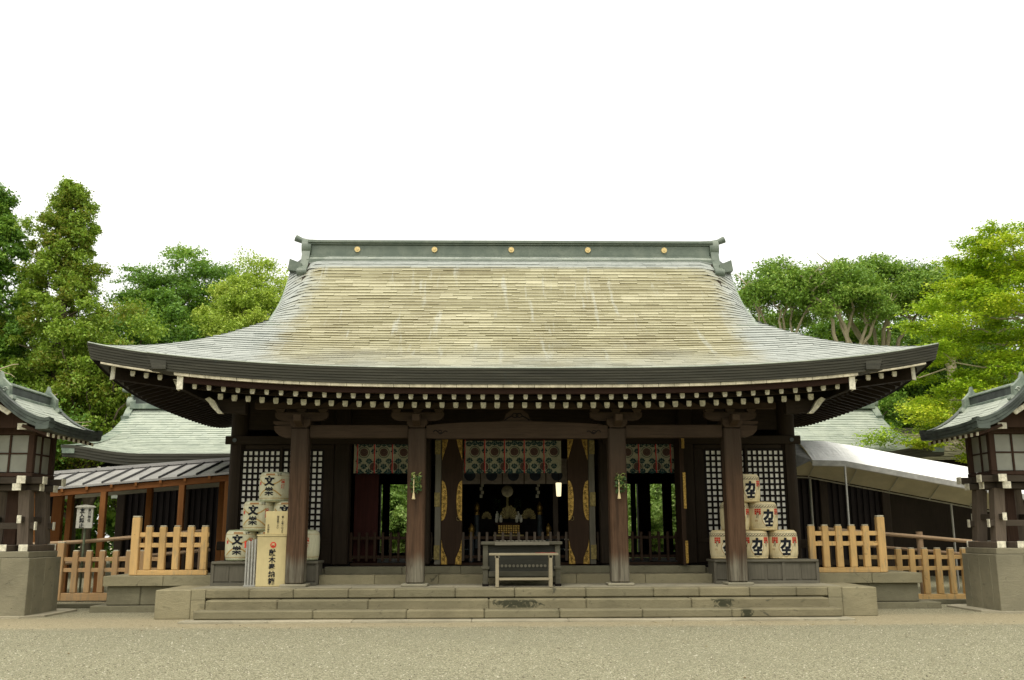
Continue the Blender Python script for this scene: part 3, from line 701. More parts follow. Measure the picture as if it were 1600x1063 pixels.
MB().box(-1.9,1.9,BY-.12,BY+.12,3.56,3.72,ch=.01).build('door_lintel',M['wood_x'],hall)
for sx in(-1,1):
    m=MB(); m.tube([(sx*6.02,BY-.245,3.49),(sx*6.02,BY-.26,3.49)],.045,14); m.build('rail_boss',M['blueg'],hall)
    MB().box(sx*5.8,sx*6.32,BY-.1,BY+.1,1.18,1.36,ch=.01).build('rail_nose',M['wood_x'],hall)
MB().box(-5.78,5.78,BY-.03,BY+.03,3.73,4.75).build('upper_wall',M['wood_x'],hall)
MB().box(-3.55,-1.9,BY-.03,BY+.03,3.52,3.725).build('upper_wall',M['wood_x'],hall); MB().box(1.9,3.55,BY-.03,BY+.03,3.52,3.725).build('upper_wall',M['wood_x'],hall)
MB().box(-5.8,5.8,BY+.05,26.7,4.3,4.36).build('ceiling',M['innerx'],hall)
# lattice shutters
for sx in(-1,1):
    for (a,b) in((4.13,4.985),(5.045,5.90-.04)):
        x0,x1=(a,b) if sx>0 else (-b,-a)
        L=empty('lattice_panel',parent=hall); ly=BY-.14
        MB().box(x0,x1,ly+.012,ly+.02,1.42,3.28).build('paper_backing',M['paper'],L)
        nc=7; nr_=15; bw=.043
        vme=MB().box(-bw/2,bw/2,-.011,.011,1.40,3.30).mesh('lattice_bar',M['inner']); hme=MB().box(x0,x1,-.008,.008,-bw/2,bw/2).mesh('lattice_bar',M['innerx'])
        for i in range(nc+1): link('lattice_bar',vme,L,(x0+(x1-x0)*i/nc,ly,0))
        for j in range(nr_+1): link('lattice_bar',hme,L,(0,ly-.002,1.42+1.86*j/nr_))
    MB().box(sx*4.99,sx*5.04,BY-.19,BY-.08,1.38,3.34,ch=.008).build('mullion',M['wood_z'],hall)
    MB().box(sx*3.9,sx*5.8,BY-.17,BY-.05,3.305,3.395,ch=.008).build('frame_rail',M['wood_x'],hall)
    MB().box(sx*3.9,sx*5.8,BY-.17,BY-.05,1.30,1.395,ch=.008).build('frame_rail',M['wood_x'],hall)
    MB().box(sx*3.9,sx*5.8,BY-.10,BY-.04,.86,1.295).build('dado_board',M['wood_x'],hall)
    MB().box(sx*3.895,sx*4.10,BY-.16,BY-.06,.9,3.3).build('frame_stile',M['wood_z'],hall); MB().box(sx*5.875,sx*5.95,BY-.22,BY-.06,1.38,3.4).build('frame_stile',M['wood_z'],hall)
    for k in range(12): # side wall planks
        y0=BY+.2+k*.47; MB().box(sx*5.9,sx*5.95,y0,y0+.46,.86,4.5).build('wall_plank',M['wood_z'],hall)
    # panels at the back with gaps to the garden
    for (a,b,mm) in(((2.15,2.75,'redpanel'),(3.3,3.5,'inner'),(3.95,4.2,'redpanel')) if sx<0 else ((2.15,3.15,'inner'),(3.36,3.5,'inner'),(4.24,4.5,'redpanel'),)):
        MB().box(sx*a,sx*b,26.75,26.8,.86,4.3).build('back_panel',M[mm],hall)
    MB().box(sx*2.15,sx*5.8,26.74,26.83,2.85,4.3).build('back_transom',M['innerx'],hall)
    MB().box(sx*(4.9 if sx>0 else 4.2),sx*5.8,26.75,26.8,.86,2.85).build('back_panel',M['inner'],hall)
    MB().box(sx*2.15,sx*5.8,26.70,26.88,.86,1.0).build('back_sill',M['innerx'],hall)
MB().box(-2.15,2.15,26.6,26.7,.86,4.3).build('back_panel',M['inner'],hall)
# red screen inside left bay and low side partitions beside the sanctuary
MB().box(-3.5,-2.98,21.25,21.31,.86,3.3).build('red_screen',M['redpanel'],hall)
for sx in(-1,1): MB().box(sx*2.1,sx*2.16,22.3,26.6,.86,4.3).build('inner_partition',M['inner'],hall)
MB().box(-2.1,2.1,22.18,22.3,3.05,4.3).build('inner_lintel',M['innerx'],hall)
# ---------------- doors
def ellipse_half(cx,cz,rx,rz,side,n=14):
    return [(cx+side*rx*math.sin(math.pi*t/n)**.8,cz+rz*math.cos(math.pi*t/n)) for t in range(n+1)]
for sx in(-1,1):
    dY=20.66; D=MB().box(sx*1.13,sx*1.57,dY,dY+.06,.87,3.54,ch=.006).build('door',M['doorw'],hall)
    MB().box(sx*1.58,sx*1.71,dY+.02,dY+.10,.87,3.54,ch=.006).build('door_stile',M['greyw'],D)
    for z in(3.33,2.22,1.12): MB().box(sx*1.60,sx*1.72,dY-.005,dY+.018,z-.15,z+.15,ch=.004).build('hinge_plate',M['brassold'],D)
    for (cx,sd_) in((1.135,1),(1.565,-1)):
        MB().prism([(sx*a,b) for a,b in ellipse_half(cx,2.2,.115,.42,sd_)],dY-.012,dY-.001).build('brass_plate',M['gold'],D)
        m=MB(); m.prism([(sx*a,b) for a,b in [(cx,.875),(cx+sd_*.13,.875),(cx+sd_*.12,1.0),(cx+sd_*.07,1.12),(cx+sd_*.03,1.22),(cx,1.38)]],dY-.012,dY-.001).build('brass_plate',M['gold'],D)
        m=MB(); m.prism([(sx*a,b) for a,b in [(cx,3.53),(cx+sd_*.13,3.53),(cx+sd_*.10,3.38),(cx+sd_*.05,3.22),(cx,3.05)]],dY-.012,dY-.001)
        m.build('brass_plate',M['gold'] ,D)
        # openwork: dark scroll curls on the plates
        m=MB(); R_=random.Random(2)
        for (zz,w_,n_) in((2.2,.075,26),(1.03,.07,9),(3.38,.06,9)):
            for k in range(n_):
                a=cx+sd_*R_.uniform(.012,w_); b=zz+R_.uniform(-1,1)*(.33 if n_>10 else .12)
                if n_>10 and (abs(b-zz)/.42)**2+((abs(a-cx))/.115)**2>.75: continue
                m.tube([(sx*(a+.016*math.cos(t)),dY-.0135,b+.02*math.sin(t)) for t in [i*1.05 for i in range(5)]],.0035,4)
        m.build('openwork',M['doorw'],D)
    m=MB(); m.tube([(sx*1.21+.035*math.cos(t),dY-.025,1.82+.045*math.sin(t)) for t in [i*math.pi/8 for i in range(17)]],.006,6); m.build('ring_handle',M['brassold'],D)
D=MB().box(3.44,3.52,20.05,20.70,.87,3.54).build('door',M['doorw'],hall)
for z0,z1 in((3.25,3.52),(2.0,2.75),(.9,1.35)): MB().box(3.485,3.545,20.03,20.048,z0,z1,ch=.004).build('brass_edge',M['gold'],D)
MB().box(3.43,3.46,20.03,20.045,1.36,3.24).build('door_edge',M['doorw'],D)
# ---------------- patterned curtains
def curtain(x0,x1,z0,z1,y,discs,cords,label):
    C=empty('curtain',parent=hall); m=MB(); n=40
    fy=lambda x:y+.012*math.sin(x*14.5)
    for i in range(n):
        a,b=x0+(x1-x0)*i/n,x0+(x1-x0)*(i+1)/n; m.add([(a,fy(a),z0),(b,fy(b),z0),(b,fy(b),z1),(a,fy(a),z1)],[(0,1,2,3)])
    m.sm=True; m.build('cloth',M['cloth'],C); MB().box(x0-.03,x1+.03,y-.02,y+.03,z1,z1+.05).build('curtain_rail',M['redb'],C)
    H=z1-z0; r1=z1-H*.34; r2=z1-H*.80; W_=.425
    def ring_(x,z,r_):
        m=MB(); m.tube([(x+(r_+.028)*math.cos(t*math.pi/9),y-.017,z+(r_+.028)*math.sin(t*math.pi/9)) for t in range(19)],.006,4); m.build('ring_print',M['teal'],C)
    def disc(x,z,mat,nm,r_=.088):
        if x-r_<x0 or x+r_>x1: return
        m=MB(); m.prism([(x+r_*math.cos(t*math.pi/9),z+r_*math.sin(t*math.pi/9)) for t in range(18)],y-.021,y-.017); d=m.build(nm,M[mat],C); ring_(x,z,r_)
        m=MB()
        for t in range(10):
            a=t*math.pi/5; m.tube([(x+.02*math.cos(a),y-.023,z+.02*math.sin(a)),(x+.07*math.cos(a),y-.023,z+.07*math.sin(a))],.004,4)
        m.build('petal_print',M['doorw'],d)
    def sprig(x,z,s=1):
        if x-.09<x0 or x+.09>x1: return
        m=MB()
        for (dx,dz,ex,ez) in((-.045*s,.0,.028,.018),(0,.03*s,.018,.035),(.045*s,.0,.028,.018),(0,-.03*s,.014,.03),(-.03*s,-.035,.02,.014),(.03*s,-.035,.02,.014),(-.035,.03,.016,.02),(.035,.03,.016,.02)):
            m.prism([(x+dx+ex*math.cos(t*math.pi/5),z+dz+ez*math.sin(t*math.pi/5)) for t in range(10)],y-.020-abs(dx)*.02-.0005*(dz>0),y-.0165)
        m.build('leaf_motif',M['teal'],C)
    for x in discs+[discs[0]-.432]:
        disc(x,r1,'medal','medallion'); disc(x+W_/2,r2,'medal','medallion')
        sprig(x-W_*.30,z1-.07); sprig(x+W_*.30,z1-.07); sprig(x-W_*.26,r1-.19); sprig(x+W_*.26,r1-.19); sprig(x,r2+.01,-1); sprig(x-W_*.24,r2-.10,-1); sprig(x+W_*.24,r2-.10,-1); sprig(x-W_*.5,r1+.02); sprig(x,z1-.045,-1)
    for i in range(int((x1-x0)/.12)):  # half sprigs peeping from the hem
        m=MB(); x=x0+.08+i*.12; m.prism([(x-.035,z0),(x+.035,z0),(x+.015,z0+.035),(x-.02,z0+.03)],y-.02,y-.0165); m.build('leaf_motif',M['teal'],C)
    for x in cords:
        m=MB(); m.tube([(x+.006*math.sin(k*1.7),y-.03,z1+.02-(H+.02)*k/16) for k in range(17)],.013,6); m.build('cord',M['redcord'],C)
        m=MB(); m.tube([(x+.017,y-.035,z1),(x+.019,y-.035,z0+.03)],.004,5); m.build('cord_thread',M['white'],C)
curtain(-1.11,1.02,2.80,3.50,20.98,[-.87+.432*i for i in range(5)],[-1.085+.432*i for i in range(5)],'')
curtain(-3.50,-2.02,2.80,3.48,20.98,[-3.28,-2.85,-2.42],[-3.42,-3.05,-2.66,-2.30],'')
curtain(2.02,3.55,2.80,3.48,20.98,[2.48,2.90,3.33],[2.30,2.72,3.10,3.42],'')
C=empty('inner_curtain',parent=hall); MB().box(-1.7,1.7,22.14,22.15,2.62,3.2).build('cloth',M['cloth2'],C)
for i in range(7):
    x=-1.5+i*.5; m=MB(); m.tube([(x,22.135,2.82),(x,22.125,2.82)],.13,16); m.build('dark_crest',M['navy'],C); MB().box(x+.235,x+.255,22.12,22.135,2.62,3.2).build('dark_cord',M['redb'],C)
# ---------------- low picket barriers between posts
for (x0,x1) in((-3.52,-2.16),(-1.8,1.8),(2.16,3.5)):
    Fc=empty('picket_barrier',parent=hall); y=21.05
    pm=MB().box(-.028,.028,-.022,.022,.93,1.54,ch=.005).mesh('picket',M['lantg' if abs(x0)<2 else 'doorw'])
    k=int((x1-x0)/.168); 
    for i in range(k+1): link('picket',pm,Fc,(x0+(x1-x0)*i/k,y,0))
    for z in(1.42,1.02): MB().box(x0,x1,y+.024,y+.06,z-.03,z+.03).build('barrier_rail',M['doorw'],Fc)
    MB().box(x0,x1,y-.05,y+.05,.845,.90).build('barrier_sill',M['doorw'],Fc)

# ================================================================= SANCTUARY FURNITURE (inside)
al=empty('altar_dais',(0,24.4,.84),label='dark stepped altar dais with gilt tipped railing posts inside the hall',cat='altar'); al.location=(0,0,0)
for k in range(4): MB().box(-1.4,1.4,23.2+.3*k,25.9,.845+.16*k,1.0+.16*k,ch=.01).build('altar_step',M['innerx'],al)
for (x,y,z) in((-.97,22.75,1.42),(.83,22.75,1.42),(-.86,23.75,1.95),(.68,23.75,1.95)):
    m=MB(); m.tube([(x,y,.86),(x,y,z)],.062,12); q=smooth_by(m.build('railing_post',M['blueg'],al))
    m=MB(); m.lathe([(.03,z),(.066,z+.01),(.066,z+.07),(.05,z+.09),(.075,z+.15),(.07,z+.22),(.035,z+.28),(.006,z+.33)],x,y,14); smooth_by(m.build('gilt_finial',M['gold'],q))
for sx in(-1,1):
    for z in(1.15,1.38,1.0): m=MB(); m.tube([(sx*.9,22.75,z),(sx*1.45,22.75,z)],.016,6); m.build('railing_bar',M['blueg'],al); MB().box(sx*1.2,sx*1.3,22.72,22.78,z-.03,z+.0).build('railing_clip',M['white'],al)
tb=empty('gilt_offering_table',(0,0,0),label='small offering table with gilt lattice front inside the hall',cat='table')
MB().box(-.42,.22,22.95,23.4,1.72,1.76,ch=.006).build('table_top',M['redb'],tb); MB().box(-.36,.16,22.98,23.3,1.49,1.715).build('table_body',M['innerx'],tb)
for i in range(9):
    for j in range(4): MB().box(-.34+.057*i,-.34+.057*i+.04,22.965,22.978,1.515+.05*j,1.55+.05*j).build('gilt_square',M['gold'],tb)
MB().box(-.46,.26,22.94,23.3,1.42,1.48).build('table_foot',M['brassold'],tb)
for x in(-.4,.2): MB().box(x-.03,x+.03,23.0,23.3,.86,1.41).build('table_leg',M['innerx'],tb)
for x in(-.38,-.28,.1,.2):
    m=MB(); m.lathe([(.02,1.765),(.035,1.79),(.04,1.85),(.018,1.9),(.022,1.94)],x,23.1,10); m.build('offering_cup',M['white'],label={-.38:'leftmost small white cup on the gilt offering table',-.28:'second small white cup from the left on the gilt table',.1:'third small white cup on the gilt table, right of the fan',.2:'rightmost small white cup on the gilt offering table'}[x],cat='cup',group='white cups on the gilt offering table')
mi=empty('round_mirror',label='round bronze mirror on a dark stand deep inside the hall',cat='mirror')
m=MB(); m.tube([(-.09,25.0,2.58),(-.09,24.96,2.58)],.15,24); m.build('mirror_disc',M['mirror'],mi); MB().box(-.12,-.06,24.98,25.04,1.49,2.45).build('stand',M['brassold'],mi); MB().box(-.3,.12,24.85,25.1,1.485,1.54).build('foot',M['innerx'],mi)
for (x,s,lb) in((-.07,.22,'central'),(-.62,.12,'left'),(.42,.17,'right')):
    m=MB()
    for t in range(13):
        a0=math.pi*t/13; a1=math.pi*(t+.8)/13; k=1+.06*(t%2); zz=24.0+.012*(t%2)
        m.prism([(x+.03*math.cos(a0),1.862+.03*math.sin(a0)),(x+s*k*math.cos(a0),1.862+1.45*s*k*math.sin(a0)),(x+s*k*math.cos(a1),1.862+1.45*s*k*math.sin(a1))],zz,zz+.008)
    m.build('gilt_fan',M['brassold'],label=f'{lb} gilt fan ornament standing on the altar shelf',cat='ornament')
for (x,lb) in ((-.36,'left'),(.16,'right')):
    v=empty('evergreen_vase',label=f'{lb} white vase with evergreen sprigs on the altar shelf',cat='vase')
    m=MB(); m.lathe([(.03,1.862),(.05,1.9),(.045,1.98),(.02,2.02),(.028,2.05)],x,24.1,10); m.build('vase_body',M['white'],v)
    m=MB(); Rv=random.Random(3)
    for q in range(60):
        c=Vector((x+Rv.uniform(-.09,.09),24.1+Rv.uniform(-.05,.05),2.08+Rv.random()*.28)); d=Vector((Rv.uniform(-1,1),Rv.uniform(-1,1),Rv.uniform(0,1))).normalized()*.035; e=Vector((d.y,-d.x,.3*d.z)); m.add([c-d,c+e*.5,c+d,c-e*.5],[(0,1,2,3)])
    m.build('sprig_leaves',M['leafdk'],v)
for (x,lb) in ((-.75,'left'),(.62,'right')):
    v=empty('paper_streamer',label=f'{lb} zigzag white paper streamer hanging before the altar',cat='streamer')
    m=MB(); 
    for q in range(5): m.box(x-.04+.03*(q%2),x+.03+.03*(q%2),23.6,23.606,2.72-.09*q,2.80-.09*q)
    m.build('folded_paper',M['white'],v); m=MB(); m.tube([(x,23.61,2.8),(x,23.61,3.1)],.006,4); m.build('string',M['straw'],v)
for x in(-1.25,1.02,1.38): MB().box(x-.06,x+.06,23.0,23.12,.9,3.3,ch=.01).build('inner_post',M['lantg'],al)
MB().box(-.9,.8,23.9,24.3,1.5,1.86).build('altar_shelf',M['innerx'],al)
ln=empty('wall_lamp',label='small lit lantern glowing beside the right open door',cat='lamp')
m=NT('lit lamp shade'); m.fin((.9,.8,.5)); m.b.inputs['Emission Color'].default_value=(1,.85,.5,1); m.b.inputs['Emission Strength'].default_value=1.3; M['lit']=m.mat
m=MB(); m.lathe([(.04,2.31),(.05,2.32),(.065,2.60),(.05,2.61)],.985,21.4,8); m.build('lamp_shade',M['lit'],ln); m=MB(); m.tube([(.985,21.4,2.61),(.985,21.4,3.6)],.008,5); m.build('cord',M['inner'],ln)

# ================================================================= OFFERING TABLE + BENCH
ob=empty('offering_chest',label='large old blue grey offering chest on legs before the doors',cat='offering chest')
x0,x1,y0,y1=-.64,.78,18.72,19.35
MB().box(x0-.07,x1+.07,y0-.06,y1+.06,1.295,1.355,ch=.01).build('chest_top',M['bluegrey'],ob)
for i in range(13): MB().box(-.42+i*.075,-.42+i*.075+.05,y0-.03,y1,1.357,1.375).build('top_slat',M['greywx'],ob)
MB().box(-.44,.60,y0-.075,y0-.062,1.29,1.35).build('top_edge_strip',M['greywx'],ob)
MB().box(x0+.06,x1-.06,y0+.05,y1-.05,.68,1.293).build('chest_body',M['chestdk'],ob)
MB().box(x0+.08,x1-.08,y0+.0,y0+.048,.70,.80,ch=.005).build('apron',M['bluegrey'],ob)
for i in range(13): m=MB(); m.tube([(-.38+i*.075,y0+.047,.9),(-.38+i*.075,y0+.038,.9)],.028,8); m.build('carved_roundel',M['greywx'],ob)
for x in(x0+.02,x1-.02):
    for y in(y0+.03,y1-.03):
        L=MB().box(x-.05,x+.05,y-.04,y+.04,.56,1.293,ch=.01).build('leg',M['bluegrey'],ob)
        MB().box(x-.075,x+.075,y-.06,y+.06,.84,.89,ch=.008).build('cleat',M['bluegrey'],L); MB().box(x-.06,x+.06,y-.05,y+.05,.524,.57,ch=.006).build('shoe',M['inner'],L)
bn=empty('bench',label='narrow pale wooden bench standing in front of the offering chest',cat='bench')
MB().box(-.555,.745,18.28,18.55,1.105,1.145,ch=.006).build('seat',M['bench'],bn)
for x in(-.40,.60):
    for y in(18.31,18.52): MB().box(x-.032,x+.032,y-.025,y+.025,.524,1.104,ch=.006).build('leg',M['bench'],bn)
    MB().box(x-.04,x+.04,18.285,18.545,1.06,1.103).build('bearer',M['bench'],bn)
MB().box(-.367,.567,18.30,18.33,.655,.695).build('stretcher',M['bench'],bn); MB().box(-.367,.567,18.5,18.53,.655,.695).build('stretcher',M['bench'],bn)
m=MB(); R_=random.Random(4)
for k in range(10):
    x=.32+.04*k; m.box(x,x+.039,18.36+R_.uniform(0,.02),18.46,1.1465,1.150+R_.uniform(0,.008))
m.build('red_cloth',M['redold'],label='crumpled red cloth strip on the right end of the bench',cat='cloth')

# ================================================================= BARREL STANDS AND BARRELS
def stand(sx,label):
    s=empty('barrel_stand',label=label,cat='stand'); a,b=3.94,5.98
    lo,hi=(a,b) if sx>0 else (-b,-a)
    MB().box(lo-.02,hi+.02,19.36,20.1,.94,.985,ch=.006).build('stand_top',M['greywx'],s); MB().box(lo+.01,hi-.01,19.42,20.08,.524,.938).build('stand_box',M['greyw'],s)
    k=6
    for i in range(k):
        x=lo+(hi-lo)*i/k; MB().box(x+.02,x+(hi-lo)/k-.02,19.405,19.419,.60,.90,ch=.004).build('front_board',M['greyw'],s)
    for i in range(0,k+1,2): x=lo+(hi-lo)*i/k; MB().box(x-.03,x+.03,19.385,19.418,.526,.938).build('post',M['greyw'],s)
    MB().box(lo,hi,19.38,19.404,.526,.575).build('foot_rail',M['greywx'],s)
stand(-1,'grey boarded stand carrying the white barrels lettered with two slender characters'); stand(1,'grey boarded stand carrying the straw coloured barrels with red checks')
RB=.305; HB=.585
PROF=[(.18,0),(.262,.012),(.288,.05),(.301,.12),(.305,.25),(.304,.42),(.297,.50),(.285,.54),(.262,.568),(.22,.575),(.20,.56)]
def br(z):
    for (r0,z0),(r1,z1) in zip(PROF[1:],PROF[2:]):
        if z0<=z<=z1: return r0+(r1-r0)*(z-z0)/(z1-z0)
    return .29
def wrap_pt(a,z,e,k=1): 
    t=a/.3; r_=br(z)+e; return (r_*math.sin(t),-r_*math.cos(t),z)
def wrap_text(text,size,a,z,mat,name,parent,bold=.012,e=.003,sx=1.0):
    me=glyphs(text,size,bold,0); me.materials.clear(); me.materials.append(mat)
    bm=bmesh.new(); bm.from_mesh(me)
    for i in range(-8,9):
        for no,co in(((1,0,0),(i*.02,0,0)),((0,1,0),(0,i*.03,0))):
            bmesh.ops.bisect_plane(bm,geom=bm.verts[:]+bm.edges[:]+bm.faces[:],plane_co=co,plane_no=no)
    bmesh.ops.triangulate(bm,faces=bm.faces)
    for v in bm.verts: v.co=Vector(wrap_pt(a+v.co.x*sx,z+v.co.y,e))
    bm.to_mesh(me); bm.free(); return link(name,me,parent)
def patch(mb,a0,a1,z0,z1,e,m=0,n=6,nz=2):
    for i in range(n):
        for j in range(nz):
            A,B=a0+(a1-a0)*i/n,a0+(a1-a0)*(i+1)/n; Z0,Z1=z0+(z1-z0)*j/nz,z0+(z1-z0)*(j+1)/nz
            mb.add([wrap_pt(A,Z0,e),wrap_pt(B,Z0,e),wrap_pt(B,Z1,e),wrap_pt(A,Z1,e)],[(0,1,2,3)],m)
def line(mb,pts,w,e,m=0):
    for (a,b),(c,d) in zip(pts,pts[1:]):
        dx,dz=c-a,d-b; L=math.hypot(dx,dz) or 1; nx,nz_=-dz/L*w/2,dx/L*w/2
        mb.add([wrap_pt(a-nx,b-nz_,e),wrap_pt(c-nx,d-nz_,e),wrap_pt(c+nx,d+nz_,e),wrap_pt(a+nx,b+nz_,e)],[(0,1,2,3)],m)
def barrel_base(mat,foot):
    b=empty('sake_barrel',cat='barrel')
    m=MB(); m.lathe(PROF,n=36); o=smooth_by(m.build('straw_body',mat,b),50)
    m=MB()
    for zz,rr in((.03,.272),(.565,.245)):
        if zz>.5: m.build('straw_rope',foot,b); m=MB()
        m.tube([((rr+.004*math.sin(t*9))*math.cos(t),(rr+.004*math.sin(t*9))*math.sin(t),zz) for t in [i*2*math.pi/72 for i in range(73)]],.016,6,cap=False)
    m.build('straw_rope',foot,b)
    for q in(0,):
        m=MB()
        m.tube([(.25*math.cos(q)*s_,.25*math.sin(q)*s_,.575+.01*(1-s_*s_)) for s_ in(-1,-.6,-.2,.2,.6,1)],.014,6)
    m.build('straw_rope',foot,b); return b
def barrel_l():
    b=barrel_base(M['barrel_l'],M['greenmat'])
    m=MB(); patch(m,-.13,.06,.515,.55,.0035,0,8,1); m.build('brown_label',M['brownlab'],b)
    m=MB(); line(m,[(-.9+1.8*i/40,.505) for i in range(41)],.006,.003); line(m,[(-.9+1.8*i/40,.075) for i in range(41)],.008,.003)
    for c,sg,zc in((-.045,-1,.36),(-.045,1,.13)):   # festoon arcs
        for q in(-1,1):
            line(m,[(c+q*(.05+.19*t),zc-.02+(.10*(t**1.8) if sg<0 else .135-.13*t**1.3)) for t in [i/10 for i in range(11)]],.024,.0035)
        line(m,[(c-.05+.1*i/8,zc+(.0 if sg<0 else .115)+.012*sg*math.sin(math.pi*i/8)) for i in range(9)],.022,.0036)
    m.build('ochre_festoon',M['ochre'],b)
    wrap_text('文',.19,-.045,.405,M['ink'],'written_character',b,.011,.008); wrap_text('樂',.175,-.045,.205,M['ink'],'written_character',b,.005,.008)
    wrap_text('清',.08,.22,.40,M['red'],'red_character',b,.003); wrap_text('酒',.08,.22,.30,M['red'],'red_character',b,.003)
    wrap_text('特撰',.05,.15,.53,M['ink'],'small_print',b,.002); wrap_text('清',.07,-.27,.36,M['red'],'red_character',b,.002)
    return b
def barrel_r():
    b=barrel_base(M['barrel_r'],M['straw'])
    m=MB(); 
    th=[i*math.pi/12 for i in range(24)]
    sh=[(.125*math.cos(t)*(1+.06*math.cos(4*t)),.235+.17*math.sin(t)*(1+.05*math.cos(4*t))) for t in th]
    bm_=MB(); n_=len(sh)
    for i in range(n_): bm_.add([wrap_pt(0,.235,.0025),wrap_pt(sh[i][0]*.5,.235+(sh[i][1]-.235)*.5,.003),wrap_pt(sh[(i+1)%n_][0]*.5,.235+(sh[(i+1)%n_][1]-.235)*.5,.003)],[(0,1,2)]); bm_.add([wrap_pt(sh[i][0]*.5,.235+(sh[i][1]-.235)*.5,.003),wrap_pt(*sh[i],.003),wrap_pt(*sh[(i+1)%n_],.003),wrap_pt(sh[(i+1)%n_][0]*.5,.235+(sh[(i+1)%n_][1]-.235)*.5,.003)],[(0,1,2,3)])
    bm_.build('white_shield',M['shield'],b)
    line(m,sh+[sh[0]],.012,.0045); m.build('ochre_outline',M['ochre'],b)
    m=MB()   # twisted rope print
    for k in range(-14,15):
        a=k*.06; line(m,[(a-.03,.475),(a+.005,.485),(a+.03,.51)],.012,.004)
    line(m,[(-.88+1.76*i/40,.462) for i in range(41)],.005,.004); line(m,[(-.88+1.76*i/40,.522) for i in range(41)],.005,.004)
    m.build('rope_print',M['ink'],b)
    wrap_text('力',.21,.0,.315,M['ink'],'written_character',b,.018,.008); wrap_text('士',.165,.01,.17,M['ink'],'written_character',b,.016,.008)
    m=MB(); k=MB()
    for q in(-1,1):
        for i in range(3):
            for j in range(3):
                if (i,j)==(1,0): continue
                a=q*.215+(i-1)*.045; z=.385+(j-1)*.042
                patch(m,a-.02,a+.02,z-.018,z+.018,.0045,0,1,1)
        line(k,[(q*.215-.03,.345),(q*.215-.01,.30),(q*.215-.035,.26)],.009,.0048); line(k,[(q*.215+.025,.345),(q*.215+.005,.29),(q*.215+.0,.25)],.009,.0048)
        line(k,[(q*.215-.04,.36),(q*.215+.045,.365)],.007,.005); line(k,[(q*.215,.40),(q*.215-.012,.32)],.007,.005)
    m.build('red_check',M['red'],b); k.build('black_strokes',M['ink'],b)
    wrap_text('御神酒',.045,-.25,.20,M['brownlab'],'small_print',b,0,.004,.5)
    return b
bl=barrel_l(); brr=barrel_r()
def place(proto,first,x,y,z,rz,label,group,s=1.0):
    o=proto if first else copy_tree(proto)
    o.location=(x,y,z); o.rotation_euler=(0,0,rz); o.scale=(s,s,s); o['label']=label; o['group']=group; return o
gl='pale barrels stacked on the left of the porch'; gr_='straw barrels stacked on the right of the porch'
LB=[(-5.52,19.72,.986,.12,'white barrel at the bottom outer end of the left pyramid'),(-4.90,19.74,.986,-.1,'white barrel at the bottom middle of the left pyramid, mostly behind the tall donation box'),(-4.27,19.70,.986,-.35,'white barrel at the bottom of the left pyramid peeping out right of the column'),
    (-5.20,19.72,1.562,.0,'white barrel in the second tier of the left pyramid, outer one'),(-4.60,19.74,1.562,.05,'white barrel in the second tier behind the small notice box'),(-4.90,19.72,2.138,-.02,'white barrel on the very top of the left pyramid')]
for i,(x,y,z,rz,lb) in enumerate(LB): place(bl,i==0,x,y,z,rz,lb,gl,1.03)
RBs=[(4.22,19.72,.986,.0,'straw barrel at the bottom of the right pyramid beside the open door'),(4.81,19.70,.986,-.02,'straw barrel at the bottom middle of the right pyramid, cut by the column'),(5.41,19.72,.986,-.1,'straw barrel at the bottom of the right pyramid nearest the orange fence'),
    (4.46,19.73,1.55,.1,'straw barrel in the second tier of the right pyramid, half behind the column'),(5.03,19.72,1.55,.12,'straw barrel in the second tier of the right pyramid, fully visible'),(4.70,19.72,2.112,.1,'straw barrel on the very top of the right pyramid')]
for i,(x,y,z,rz,lb) in enumerate(RBs): place(brr,i==0,x,y,z,rz,lb,gr_,.97)
# donation box, notice box, folded rails
db=empty('donation_box',label='tall pale wooden donation box with a red crest and black writing',cat='donation box')
MB().box(-5.03,-4.47,18.98,19.34,.524,1.47,ch=.006).build('box_body',M['pine'],db); MB().box(-5.045,-4.455,18.965,19.355,1.473,1.50,ch=.004).build('box_lid',M['pine'],db)
m=MB(); m.tube([(-4.72,18.979,1.305),(-4.72,18.972,1.305)],.058,20); cr=m.build('red_crest',M['red'],db)
flat_text('crest_mark','奉',.075,-4.72,18.968,1.305,M['pine'],cr,.001)
for i,ch_ in enumerate('献木奉納箱'): flat_text('written_character',ch_,.13,-4.73,18.974,1.165-.135*i,M['ink'],db,.003)
nb=empty('notice_box',label='smaller pale wooden notice box with fine writing on top of the donation box',cat='box')
MB().box(-4.90,-4.35,19.02,19.32,1.503,1.95,ch=.006).build('box_body',M['pine'],nb)
for txt,x,z,s,mt in(('初穂料',-4.42,1.83,.07,'red'),('奉納',-4.42,1.64,.06,'ink')):
    for i,c in enumerate(txt): flat_text('written_character',c,s,x,19.014,z-.07*i+.02,M[mt],nb,.001)
for j,(x,t,z) in enumerate(((-4.57,'御一人様一口より',1.84),(-4.66,'御志納下さい',1.84),(-4.84,'氷川神社',1.68))):
    for i,c in enumerate(t): flat_text('written_character',c,.042,x,19.014,z-.042*i,M['ink'],nb,0)
fr=empty('folded_rail_stack',label='stack of grey metal rails leaning beside the tall donation box',cat='rails')
for k in range(4):
    m=MB(); x=-5.24+.055*k; m.box(x-.014,x+.014,19.02,19.05,.55,1.36+.02*k); m.box(x-.014,x+.014,19.2,19.23,.55,1.36+.02*k); m.build('rail',M['pole'],fr)
MB().box(-5.27,-5.04,19.0,19.25,.524,.55).build('rail_foot',M['pole'],fr); MB().box(-5.28,-5.25,19.0,19.06,1.25,1.38).build('red_tag',M['red'],fr)
